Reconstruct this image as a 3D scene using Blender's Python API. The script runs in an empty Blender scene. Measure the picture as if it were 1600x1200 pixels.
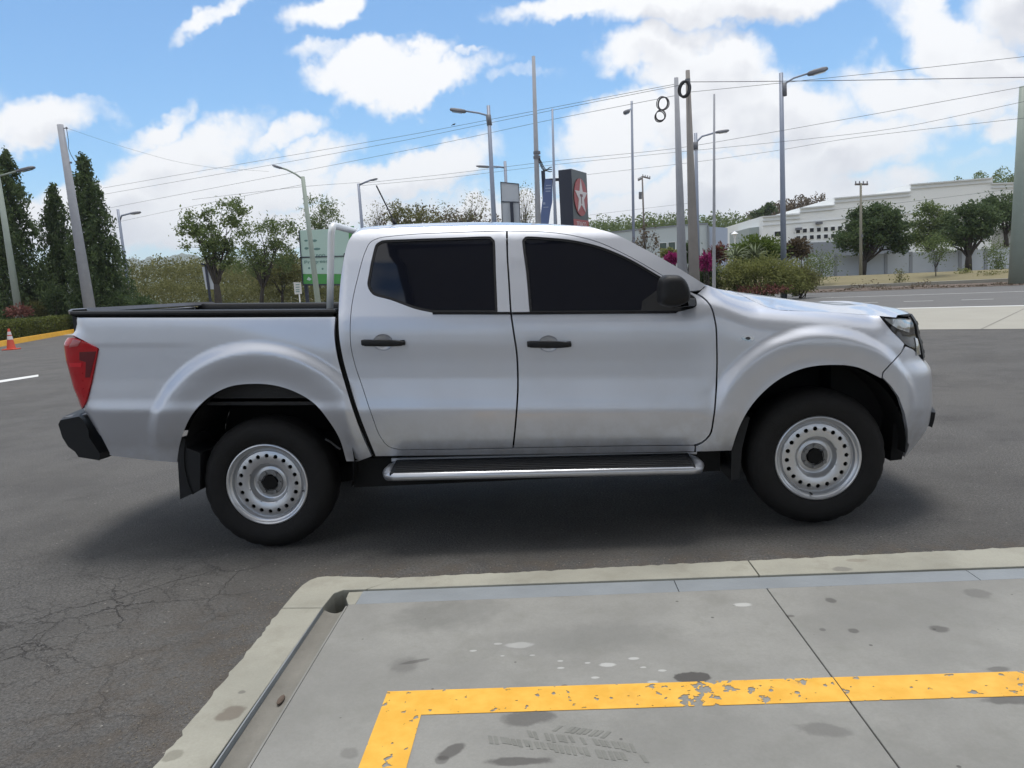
import bpy, bmesh, math, random
import numpy as np
from mathutils import Vector, Matrix
from mathutils.geometry import delaunay_2d_cdt

random.seed(7)
rng = np.random.default_rng(7)
C = bpy.context.scene.collection
SC = bpy.context.scene

# ------------------------------------------------------------------ camera
FPX, CAM = 1204.2, np.array([1.6439, -4.1799, 1.4383])
YAW, PIT, ROL = -0.0453, 0.1272, -0.0567
_fw = np.array([math.sin(YAW) * math.cos(PIT), math.cos(YAW) * math.cos(PIT), -math.sin(PIT)])
_r = np.array([math.cos(YAW), -math.sin(YAW), 0.0])
_u = np.cross(_r, _fw)
RT = _r * math.cos(ROL) + _u * math.sin(ROL)
UP = -_r * math.sin(ROL) + _u * math.cos(ROL)
cd = bpy.data.cameras.new('camera')
cam = bpy.data.objects.new('camera', cd)
C.objects.link(cam)
cd.sensor_width = 36.0
cd.lens = FPX / 1600 * 36.0
cd.clip_start = 0.05
cd.clip_end = 20000
cam.matrix_world = Matrix(((RT[0], UP[0], -_fw[0], CAM[0]), (RT[1], UP[1], -_fw[1], CAM[1]),
                           (RT[2], UP[2], -_fw[2], CAM[2]), (0, 0, 0, 1)))
SC.camera = cam

def ray(px, py):
    return _fw + RT * ((px - 800) / FPX) + UP * ((600 - py) / FPX)
def at(px, py, Y):                                    # point of the photograph at world depth Y
    d = ray(px, py)
    return CAM + d * ((Y - CAM[1]) / d[1])
def gnd(px, py, z=0.0):                               # point of the photograph on the ground
    d = ray(px, py)
    return CAM + d * ((z - CAM[2]) / d[2])
def mpp(px, py, Y):                                   # metres per photo pixel there
    return float((at(px, py, Y) - CAM) @ _fw) / FPX

# ------------------------------------------------------------------ light, sky, exposure
SUN_EL, SUN_AZ = math.radians(82), math.radians(6)   # azimuth clockwise from +Y
sl = bpy.data.lights.new('sun', 'SUN')
sl.energy = 2.0
sl.angle = math.radians(22)
sl.color = (1.0, 0.96, 0.90)
sun = bpy.data.objects.new('sun', sl)
C.objects.link(sun)
sdir = Vector((math.sin(SUN_AZ) * math.cos(SUN_EL), math.cos(SUN_AZ) * math.cos(SUN_EL), math.sin(SUN_EL)))
sun.rotation_euler = sdir.to_track_quat('Z', 'Y').to_euler()
SC.view_settings.view_transform = 'Standard'
SC.view_settings.look = 'None'
SC.view_settings.gamma = 1
SC.view_settings.use_curve_mapping = False
SC.view_settings.exposure = 0.45

world = bpy.data.worlds.new('World')
SC.world = world
world.use_nodes = True

class NT:                                             # tiny node helper
    def __init__(s, tree): s.t = tree; s.n = tree.nodes; s.l = tree.links
    def add(s, typ, **kw):
        n = s.n.new(typ)
        for k, v in kw.items(): setattr(n, k, v)
        return n
    def link(s, a, b): s.l.new(a, b)
    def put(s, sock, v):
        if isinstance(v, bpy.types.NodeSocket): s.l.new(v, sock)
        elif v is not None: sock.default_value = v
    def math(s, op, a, b=None, c=None, clamp=False):
        n = s.add('ShaderNodeMath', operation=op); n.use_clamp = clamp
        s.put(n.inputs[0], a); s.put(n.inputs[1], b); s.put(n.inputs[2], c)
        return n.outputs[0]
    def vmath(s, op, a, b=None, scale=None):
        n = s.add('ShaderNodeVectorMath', operation=op)
        s.put(n.inputs[0], a); s.put(n.inputs[1], b)
        if scale is not None: s.put(n.inputs['Scale'], scale)
        return n.outputs['Value'] if op in ('LENGTH', 'DOT_PRODUCT', 'DISTANCE') else n.outputs['Vector']
    def mapr(s, v, a, b, c=0.0, d=1.0, smooth=True):
        n = s.add('ShaderNodeMapRange', interpolation_type='SMOOTHSTEP' if smooth else 'LINEAR')
        s.put(n.inputs[0], v); s.put(n.inputs[1], a); s.put(n.inputs[2], b); s.put(n.inputs[3], c); s.put(n.inputs[4], d)
        return n.outputs[0]
    def noise(s, vec, scale, detail=4, rough=0.5, dist=0.0):
        n = s.add('ShaderNodeTexNoise')
        s.put(n.inputs['Vector'], vec); s.put(n.inputs['Scale'], scale); s.put(n.inputs['Detail'], detail)
        s.put(n.inputs['Roughness'], rough); s.put(n.inputs['Distortion'], dist)
        return n
    def mix(s, f, a, b, mode='MIX'):
        n = s.add('ShaderNodeMix', data_type='RGBA', blend_type=mode)
        s.put(n.inputs[0], f)
        for i, v in ((6, a), (7, b)):
            if isinstance(v, (tuple, list)): v = (v[0], v[1], v[2], 1.0)
            s.put(n.inputs[i], v)
        return n.outputs[2]
    def sep(s, v):
        n = s.add('ShaderNodeSeparateXYZ'); s.put(n.inputs[0], v); return n.outputs
    def comb(s, x, y, z):
        n = s.add('ShaderNodeCombineXYZ'); s.put(n.inputs[0], x); s.put(n.inputs[1], y); s.put(n.inputs[2], z); return n.outputs[0]

def dir_uv(px, py):                                   # sky direction -> gnomonic coordinates about +Y
    d = ray(px, py)
    return d[0] / d[1], d[2] / d[1]

def build_world():
    w = NT(world.node_tree)
    w.n.clear()
    out = w.add('ShaderNodeOutputWorld')
    bg = w.add('ShaderNodeBackground')
    bg.inputs['Strength'].default_value = 0.12
    sky = w.add('ShaderNodeTexSky', sky_type='NISHITA')
    sky.sun_disc = False
    sky.sun_elevation = SUN_EL
    sky.sun_rotation = SUN_AZ
    sky.altitude = 300
    sky.air_density = 1.0
    sky.dust_density = 0.6
    sky.ozone_density = 1.6
    tc = w.add('ShaderNodeTexCoord')
    d = w.vmath('NORMALIZE', tc.outputs['Generated'])
    x, y, z = w.sep(d)
    front = w.math('GREATER_THAN', y, 0.12)
    ys = w.math('MAXIMUM', y, 0.12)
    uu = w.math('DIVIDE', x, ys)
    vv = w.math('DIVIDE', z, ys)
    zz = w.math('ADD', w.math('MAXIMUM', z, 0.0), 0.16)
    pl = w.comb(w.math('DIVIDE', x, zz), w.math('DIVIDE', y, zz), 0.0)
    n_big = w.noise(pl, 0.9, 6, 0.58)
    uv0 = w.comb(uu, vv, 0.0)
    warp = w.noise(d, 7.0, 5, 0.62)
    wv = w.vmath('SUBTRACT', warp.outputs['Color'], (0.5, 0.5, 0.5))
    uv = w.vmath('ADD', uv0, w.vmath('SCALE', wv, scale=0.15))
    uvl = w.vmath('ADD', uv, (0.0, 0.028, 0.0))       # looked up a little higher: which side of a cloud is its underside
    # cloud banks: centre x, y, radius x, y (photo pixels), turn in degrees, weight
    blobs = [(345, 20, 95, 20, -24, .8), (515, 12, 80, 36, -6, 1.), (560, 108, 95, 36, -4, 1.05), (670, 137, 105, 38, -8, 1.05), (615, 122, 110, 34, -12, 1.05), (500, 92, 50, 22, 0, .7),
             (728, 92, 30, 12, 0, .72), (812, 124, 55, 18, 0, .5), (60, 192, 150, 40, -4, .95), (150, 158, 50, 18, 0, .62),
             (250, 190, 75, 30, -20, .85), (290, 235, 140, 48, -10, .95), (430, 218, 90, 26, -10, .85), (330, 290, 300, 48, 0, .98), (480, 250, 110, 38, -12, .9), (640, 270, 170, 44, -6, .95), (690, 240, 70, 30, 0, .8),
             (100, 318, 200, 40, 0, .95), (230, 265, 90, 26, -10, .85), (150, 345, 280, 46, 0, 1.05), (380, 350, 420, 40, 0, 1.02), (900, 12, 150, 30, 4, .98),
             (1130, 8, 230, 46, 4, 1.1), (1040, 85, 130, 48, 0, .95), (960, 100, 60, 22, -20, .6), (1110, 120, 110, 60, 0, 1.), (985, 205, 120, 48, 0, .95), (1160, 190, 190, 72, 0, 1.12),
             (960, 262, 130, 40, 0, .85), (1330, 230, 150, 58, 0, 1.0), (1120, 300, 240, 52, 0, 1.1), (1530, 85, 170, 50, 34, 1.12), (1420, 150, 120, 46, 30, .9), (1330, 300, 160, 36, 0, .85),
             (1572, 218, 42, 28, 0, .75), (1500, 150, 150, 46, 20, .9), (1640, 10, 120, 90, 0, 1.1), (1500, 262, 60, 18, 0, .4),
             (800, 335, 240, 40, 0, 1.), (860, 290, 60, 18, 0, .45), (-150, 190, 150, 80, 0, 1.0), (1800, 150, 160, 90, 0, 1.0)]
    def blobsum(vec, big=0):
        acc = None
        for (cx, cy, rx, ry, rot, wt) in blobs:
            if rx * ry < big: continue
            u0, v0 = dir_uv(cx, cy)
            m = w.add('ShaderNodeMapping', vector_type='TEXTURE')
            m.inputs['Location'].default_value = (u0, v0, 0)
            m.inputs['Rotation'].default_value = (0, 0, math.radians(-rot) - ROL)
            m.inputs['Scale'].default_value = (rx / FPX, ry / FPX, 1)
            w.link(vec, m.inputs[0])
            g = w.mapr(w.vmath('LENGTH', m.outputs[0]), 1.38, 0.3, 0.0, wt)
            acc = g if acc is None else w.math('MAXIMUM', acc, g)
        return acc
    det = w.noise(d, 16.0, 6, 0.64)
    detv = w.math('SUBTRACT', det.outputs[0], 0.5)
    wild = w.mapr(n_big.outputs[0], 0.38, 0.54, 0.0, 1.0)          # sky outside the banks drawn above
    dens0 = w.math('ADD', blobsum(uv), w.math('MULTIPLY', detv, 1.05))
    dens1 = w.math('ADD', blobsum(uvl, 6000), w.math('MULTIPLY', detv, 0.35))
    mf = w.math('MULTIPLY', front, w.mapr(w.math('ABSOLUTE', uu), 1.1, 0.85, 0.0, 1.0))
    mf = w.math('MULTIPLY', mf, w.mapr(vv, 0.62, 0.45, 0.0, 1.0))
    mixn = w.add('ShaderNodeMix', data_type='FLOAT')
    w.put(mixn.inputs[0], mf); w.put(mixn.inputs[2], wild); w.put(mixn.inputs[3], dens0)
    cover = w.mapr(mixn.outputs[0], 0.22, 0.86)
    shade = w.mapr(dens1, 0.62, 1.25)
    soft = w.noise(d, 9.0, 4, 0.55)
    shade = w.math('MULTIPLY', shade, w.mapr(soft.outputs[0], 0.35, 0.68))
    ccol = w.mix(shade, (6.35, 6.4, 6.5), (4.0, 4.1, 4.5))
    hz = w.mapr(z, 0.0, 0.16, 0.5, 0.0)
    skyc = w.mix(1.0, sky.outputs[0], (0.66, 0.92, 1.05), 'MULTIPLY')
    col = w.mix(cover, skyc, ccol)
    col = w.mix(hz, col, (5.9, 6.05, 6.3))
    w.link(col, bg.inputs['Color'])
    w.link(bg.outputs[0], out.inputs[0])
build_world()

# ------------------------------------------------------------------ object helpers
def tag(o, label=None, cat=None, group=None, kind=None):
    if label: o['label'] = label
    if cat: o['category'] = cat
    if group: o['group'] = group
    if kind: o['kind'] = kind
    return o
def link(o, parent=None):
    C.objects.link(o)
    if parent is not None: o.parent = parent
    return o
def empty(name, loc, label, cat, group=None, rz=0.0):
    o = bpy.data.objects.new(name, None)
    o.empty_display_size = 0.2
    o.location = Vector(loc); o.rotation_euler = (0, 0, rz)
    link(o); tag(o, label, cat, group)
    return o
def mesh_obj(name, V, F, mat, parent=None, smooth=False, origin=None):
    me = bpy.data.meshes.new(name)
    V = np.asarray(V, dtype=float).reshape(-1, 3)
    if parent is not None:
        V = V - np.array(parent.matrix_basis.translation) - (np.array(parent.parent.matrix_basis.translation) if parent.parent else 0)
    if origin is not None: V = V - np.asarray(origin, float)
    me.from_pydata(V.tolist(), [], [list(map(int, f)) for f in F])
    me.materials.append(mat)
    if smooth: me.polygons.foreach_set('use_smooth', [True] * len(me.polygons))
    me.update()
    o = bpy.data.objects.new(name, me)
    if origin is not None: o.location = Vector(origin)
    return link(o, parent)

class MB:                                             # collects plain shapes in world space into ONE mesh
    def __init__(s): s.V = []; s.F = []
    def raw(s, V, F):
        b = len(s.V); s.V += [tuple(map(float, v)) for v in V]; s.F += [[i + b for i in f] for f in F]; return s
    def box(s, lo, hi, rot=None, c=None):
        x0, y0, z0 = lo; x1, y1, z1 = hi
        V = [(x0, y0, z0), (x1, y0, z0), (x1, y1, z0), (x0, y1, z0), (x0, y0, z1), (x1, y0, z1), (x1, y1, z1), (x0, y1, z1)]
        if rot is not None:
            V = [tuple(rot @ (Vector(v) - Vector(c)) + Vector(c)) for v in V]
        return s.raw(V, [(0, 3, 2, 1), (4, 5, 6, 7), (0, 1, 5, 4), (1, 2, 6, 5), (2, 3, 7, 6), (3, 0, 4, 7)])
    def tube(s, pts, rad, seg=8, cap=True):
        pts = [Vector(p) for p in pts]
        n = len(pts); rads = rad if hasattr(rad, '__len__') else [rad] * n
        prev = None; b = len(s.V)
        for i, p in enumerate(pts):
            t = (pts[min(i + 1, n - 1)] - pts[max(i - 1, 0)]).normalized()
            if prev is None: a = t.orthogonal().normalized()
            else: a = (prev - t * prev.dot(t)).normalized()
            prev = a; bn = t.cross(a)
            for k in range(seg):
                an = 2 * math.pi * k / seg
                s.V.append(tuple(p + (a * math.cos(an) + bn * math.sin(an)) * rads[i]))
        for i in range(n - 1):
            for k in range(seg):
                k2 = (k + 1) % seg
                s.F.append([b + i * seg + k, b + i * seg + k2, b + (i + 1) * seg + k2, b + (i + 1) * seg + k])
        if cap:
            s.F.append([b + k for k in range(seg)][::-1]); s.F.append([b + (n - 1) * seg + k for k in range(seg)])
        return s
    def prism(s, poly, axis_from, axis_to):           # poly: list of 3D points; swept by vector
        a = Vector(axis_from); d = Vector(axis_to) - a; n = len(poly)
        V = [tuple(Vector(p)) for p in poly] + [tuple(Vector(p) + d) for p in poly]
        F = [list(range(n))[::-1], list(range(n, 2 * n))] + [[i, (i + 1) % n, n + (i + 1) % n, n + i] for i in range(n)]
        return s.raw(V, F)
    def grid(s, rows):
        rows = [list(r) for r in rows]; m = len(rows[0]); b = len(s.V)
        for r in rows: s.V += [tuple(map(float, p)) for p in r]
        for i in range(len(rows) - 1):
            for j in range(m - 1):
                s.F.append([b + i * m + j, b + i * m + j + 1, b + (i + 1) * m + j + 1, b + (i + 1) * m + j])
        return s
    def sphere(s, c, r, seg=10, rings=6):
        r = r if hasattr(r, '__len__') else (r, r, r)
        rows = []
        for i in range(rings + 1):
            th = math.pi * i / rings
            rows.append([(c[0] + r[0] * math.sin(th) * math.cos(2 * math.pi * k / seg), c[1] + r[1] * math.sin(th) * math.sin(2 * math.pi * k / seg),
                          c[2] + r[2] * math.cos(th)) for k in range(seg + 1)])
        return s.grid(rows)
    def build(s, name, mat, parent=None, smooth=False, bevel=0.0, segs=2, origin=None, autosmooth=None):
        o = mesh_obj(name, s.V, s.F, mat, parent, smooth, origin)
        if bevel or autosmooth:
            bm = bmesh.new(); bm.from_mesh(o.data)
            bmesh.ops.remove_doubles(bm, verts=bm.verts, dist=1e-5)
            bmesh.ops.recalc_face_normals(bm, faces=bm.faces)
            if bevel:
                es = [e for e in bm.edges if len(e.link_faces) == 2 and e.calc_face_angle(0) > 0.5]
                bmesh.ops.bevel(bm, geom=es, offset=bevel, segments=segs, profile=0.5, affect='EDGES', clamp_overlap=True)
            if autosmooth:
                for e in bm.edges:
                    e.smooth = not (len(e.link_faces) == 2 and e.calc_face_angle(0) > autosmooth)
                for f in bm.faces: f.smooth = True
            elif bevel and smooth:
                for f in bm.faces: f.smooth = True
            bm.to_mesh(o.data); bm.free()
        return o

# ------------------------------------------------------------------ materials
def new_mat(name):
    m = bpy.data.materials.new(name); m.use_nodes = True
    t = NT(m.node_tree); p = t.n['Principled BSDF']
    return m, t, p
def simple(name, col, rough=0.5, metal=0.0, var=0.12, scale=6.0, bump=0.0, coat=0.0, spec=0.5, bscale=None, coords='Object'):
    m, t, p = new_mat(name)
    tc = t.add('ShaderNodeTexCoord').outputs[coords]
    n = t.noise(tc, scale, 5, 0.6)
    c = t.mix(n.outputs[0], tuple(x * (1 - var) for x in col), tuple(min(1, x * (1 + var)) for x in col))
    t.link(c, p.inputs['Base Color'])
    p.inputs['Roughness'].default_value = rough
    p.inputs['Metallic'].default_value = metal
    p.inputs['Specular IOR Level'].default_value = spec
    p.inputs['Coat Weight'].default_value = coat
    p.inputs['Coat Roughness'].default_value = 0.04
    if bump:
        b = t.add('ShaderNodeBump'); b.inputs['Strength'].default_value = bump; b.inputs['Distance'].default_value = 0.02
        n2 = t.noise(tc, bscale or scale * 6, 4, 0.6)
        t.link(n2.outputs[0], b.inputs['Height']); t.link(b.outputs[0], p.inputs['Normal'])
    return m
def leafmat(name, dark, light, trans=0.25):
    m, t, p = new_mat(name)
    g = t.add('ShaderNodeNewGeometry')
    tc = t.add('ShaderNodeTexCoord').outputs['Object']
    n = t.noise(tc, 0.6, 3, 0.6)
    f = t.math('ADD', t.math('MULTIPLY', g.outputs['Random Per Island'], 0.65), t.math('MULTIPLY', t.math('SUBTRACT', n.outputs[0], 0.3), 0.8), clamp=True)
    c = t.mix(f, dark, light)
    t.link(c, p.inputs['Base Color'])
    p.inputs['Roughness'].default_value = 0.6
    p.inputs['Specular IOR Level'].default_value = 0.25
    tr = t.add('ShaderNodeBsdfTranslucent'); t.link(c, tr.inputs[0])
    mx = t.add('ShaderNodeMixShader'); mx.inputs[0].default_value = trans
    t.link(p.outputs[0], mx.inputs[1]); t.link(tr.outputs[0], mx.inputs[2])
    t.link(mx.outputs[0], t.n['Material Output'].inputs[0])
    return m

def paint_mat():
    m, t, p = new_mat('silver_paint')
    tc = t.add('ShaderNodeTexCoord').outputs['Object']
    fl = t.add('ShaderNodeTexVoronoi'); fl.inputs['Scale'].default_value = 900; t.link(tc, fl.inputs['Vector'])
    du = t.noise(tc, 3.0, 6, 0.6)
    c = t.mix(t.math('MULTIPLY', fl.outputs['Distance'], 0.6), (0.530, 0.552, 0.610), (0.650, 0.672, 0.725))
    c = t.mix(t.mapr(du.outputs[0], 0.45, 0.75, 0.0, 0.10), c, (0.40, 0.38, 0.34))
    ox, oy, oz = t.sep(t.add('ShaderNodeNewGeometry').outputs['Position'])
    low = t.math('MULTIPLY', t.mapr(oz, .85, .45, 0.0, 0.30), t.mapr(t.noise(tc, 9, 5, .7).outputs[0], .35, .65))
    c = t.mix(low, c, (0.30, 0.275, 0.24))
    t.link(c, p.inputs['Base Color'])
    p.inputs['Metallic'].default_value = 0.66
    t.link(t.mapr(du.outputs[0], 0.3, 0.7, 0.36, 0.43), p.inputs['Roughness'])
    p.inputs['Coat Weight'].default_value = 0.75
    p.inputs['Coat Roughness'].default_value = 0.05
    b = t.add('ShaderNodeBump'); b.inputs['Strength'].default_value = 0.02; b.inputs['Distance'].default_value = 0.001
    t.link(t.noise(tc, 260, 2, 0.5).outputs[0], b.inputs['Height']); t.link(b.outputs[0], p.inputs['Normal'])
    return m

M = {}
M['paint'] = paint_mat()
M['black'] = simple('black_plastic', (0.010, 0.0105, 0.012), 0.5, var=0.2, spec=0.3, scale=30, bump=0.15, bscale=300)
M['blackgloss'] = simple('gloss_black_trim', (0.010, 0.010, 0.012), 0.12, var=0.1)
M['rubber'] = simple('tyre_rubber', (0.0105, 0.0100, 0.0100), 0.75, var=0.35, scale=14, bump=0.2, bscale=90, spec=0.3)
M['dark'] = simple('underbody_dark', (0.010, 0.010, 0.010), 0.85, var=0.3, spec=0.2)
M['glass'] = simple('tinted_glass', (0.006, 0.007, 0.012), 0.03, var=0.05, spec=0.5)
M['rim'] = simple('rim_silver', (0.56, 0.57, 0.59), 0.30, 0.75, var=0.08, scale=20)
M['steel'] = simple('brushed_steel', (0.50, 0.51, 0.54), 0.3, 0.75, var=0.08)
M['hub'] = simple('worn_hub_steel', (0.20, 0.20, 0.20), 0.5, 0.5, var=0.4, scale=60)
M['liner'] = simple('bed_liner', (0.014, 0.014, 0.015), 0.6, var=0.2, bump=0.3, bscale=120)
M['red'] = simple('red_lens', (0.40, 0.003, 0.010), 0.14, var=0.25, scale=12, coat=0.25)
M['redbright'] = simple('red_reflector', (0.62, 0.008, 0.02), 0.12, var=0.1, coat=0.6)
M['reddark'] = simple('dark_red_lens', (0.11, 0.003, 0.010), 0.10, var=0.2, coat=0.6)
M['pinklens'] = simple('pale_red_lens', (0.42, 0.10, 0.11), 0.12, var=0.2, coat=0.5)
M['lens'] = simple('clear_lamp_lens', (0.36, 0.38, 0.40), 0.08, 0.6, var=0.35, scale=25, coat=1.0)
M['white'] = simple('white_paint', (0.72, 0.73, 0.74), 0.5, var=0.05)
M['conc_pole'] = simple('concrete_pole', (0.29, 0.30, 0.33), 0.8, var=0.18, scale=3, bump=0.1)
M['grn_pole'] = simple('green_grey_pole', (0.27, 0.315, 0.275), 0.6, var=0.12, scale=2)
M['steel_pole'] = simple('grey_steel_pole', (0.23, 0.26, 0.33), 0.5, 0.2, var=0.12, scale=3)
M['wood_pole'] = simple('brown_pole', (0.14, 0.125, 0.12), 0.8, var=0.2, scale=3)
M['lamp_head'] = simple('lamp_housing', (0.14, 0.145, 0.165), 0.5, var=0.1)
M['cable'] = simple('cable_black', (0.03, 0.03, 0.035), 0.7)
M['wire'] = simple('weathered_cable', (0.09, 0.09, 0.10), 0.7)
M['bark'] = simple('bark', (0.05, 0.042, 0.035), 0.9, var=0.35, scale=5, bump=0.4)

# ------------------------------------------------------------------ ground materials
def ellipse(t, pos, cx, cy, rx, ry, rot=0.0, soft=0.25, warp=None):
    m = t.add('ShaderNodeMapping', vector_type='TEXTURE')
    m.inputs['Location'].default_value = (cx, cy, 0); m.inputs['Rotation'].default_value = (0, 0, rot)
    m.inputs['Scale'].default_value = (rx, ry, 1)
    t.link(pos, m.inputs[0])
    x, y, z = t.sep(m.outputs[0])
    L = t.vmath('LENGTH', t.comb(x, y, 0.0))
    if warp is not None: L = t.math('ADD', L, warp)
    return t.mapr(L, 1.0 + soft, 1.0 - soft, 0.0, 1.0)

def asphalt_mat():
    m, t, p = new_mat('asphalt')
    g = t.add('ShaderNodeNewGeometry').outputs['Position']
    big = t.noise(g, 0.35, 5, 0.6)
    mid = t.noise(g, 2.2, 6, 0.65)
    fine = t.noise(g, 75, 5, 0.75)
    vor = t.add('ShaderNodeTexVoronoi'); vor.inputs['Scale'].default_value = 150; t.link(g, vor.inputs['Vector'])
    c = t.mix(t.mapr(fine.outputs[0], 0.34, 0.66), (0.050, 0.049, 0.048), (0.172, 0.165, 0.157))
    c = t.mix(t.mapr(big.outputs[0], 0.35, 0.65, 0.0, 0.45), c, (0.125, 0.118, 0.108))
    c = t.mix(t.mapr(mid.outputs[0], 0.55, 0.75, 0.0, 0.5), c, (0.045, 0.043, 0.042))
    st = t.add('ShaderNodeTexVoronoi'); st.inputs['Scale'].default_value = 62; t.link(g, st.inputs['Vector'])
    sr = t.sep(st.outputs['Color'])
    c = t.mix(t.math('MULTIPLY', t.mapr(st.outputs['Distance'], .45, .2), t.mapr(sr[0], .55, .95, 0, .55)), c, t.mix(sr[1], (0.20, 0.19, 0.175), (0.03, 0.03, 0.03)))
    blot = t.noise(g, 0.9, 7, 0.7)
    c = t.mix(t.mapr(blot.outputs[0], 0.40, 0.66, 0.0, 0.42), c, (0.050, 0.047, 0.045))
    # pale aggregate flecks
    fl = t.add('ShaderNodeTexVoronoi'); fl.inputs['Scale'].default_value = 26; fl.inputs['Randomness'].default_value = 1; t.link(g, fl.inputs['Vector'])
    rnd = t.sep(fl.outputs['Color'])[0]
    fm = t.math('MULTIPLY', t.mapr(fl.outputs['Distance'], 0.16, 0.08), t.math('GREATER_THAN', rnd, 0.90))
    c = t.mix(t.math('MULTIPLY', fm, 0.75), c, (0.34, 0.32, 0.29))
    # cracks: two scales, only in patches
    wv = t.vmath('ADD', g, t.vmath('SCALE', t.vmath('SUBTRACT', t.noise(g, 4.0, 5, 0.7).outputs['Color'], (0.5, 0.5, 0.5)), scale=0.22))
    cr = t.add('ShaderNodeTexVoronoi', feature='DISTANCE_TO_EDGE'); cr.inputs['Scale'].default_value = 2.3; t.link(wv, cr.inputs['Vector'])
    cr2 = t.add('ShaderNodeTexVoronoi', feature='DISTANCE_TO_EDGE'); cr2.inputs['Scale'].default_value = 6.5; t.link(wv, cr2.inputs['Vector'])
    px, py, pz = t.sep(g)
    zone = t.math('MULTIPLY', t.mapr(px, 0.5, -0.5), t.mapr(py, 0.6, -0.6))
    zone = t.math('MULTIPLY', zone, t.mapr(t.noise(g, 1.3, 3, 0.6).outputs[0], 0.30, 0.60))
    k = t.math('MAXIMUM', t.mapr(cr.outputs[0], 0.012, 0.002), t.math('MULTIPLY', t.mapr(cr2.outputs[0], 0.024, 0.004), 0.45))
    k = t.math('MULTIPLY', k, zone)
    c = t.mix(t.math('MULTIPLY', k, 0.55), c, (0.022, 0.017, 0.016))
    # brown grit gathered along the kerb
    grit = t.math('MULTIPLY', t.mapr(py, -1.2, -0.2, 1.0, 0.0), t.mapr(px, -0.9, 0.35, 0.0, 1.0))
    grit2 = t.math('MULTIPLY', t.mapr(t.math('ABSOLUTE', t.math('ADD', py, 0.36)), 0.22, 0.0), t.mapr(px, 0.2, 0.5))
    grit = t.math('MULTIPLY', t.math('MAXIMUM', grit, grit2), t.mapr(t.noise(g, 7, 6, 0.7).outputs[0], 0.40, 0.62))
    c = t.mix(t.math('MULTIPLY', grit, 0.5), c, (0.11, 0.088, 0.066))
    t.link(c, p.inputs['Base Color'])
    p.inputs['Roughness'].default_value = 0.85
    p.inputs['Specular IOR Level'].default_value = 0.35
    b = t.add('ShaderNodeBump'); b.inputs['Strength'].default_value = 0.9; b.inputs['Distance'].default_value = 0.008
    h = t.math('ADD', vor.outputs['Distance'], t.math('MULTIPLY', k, -3.0))
    t.link(h, b.inputs['Height']); t.link(b.outputs[0], p.inputs['Normal'])
    return m

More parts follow.
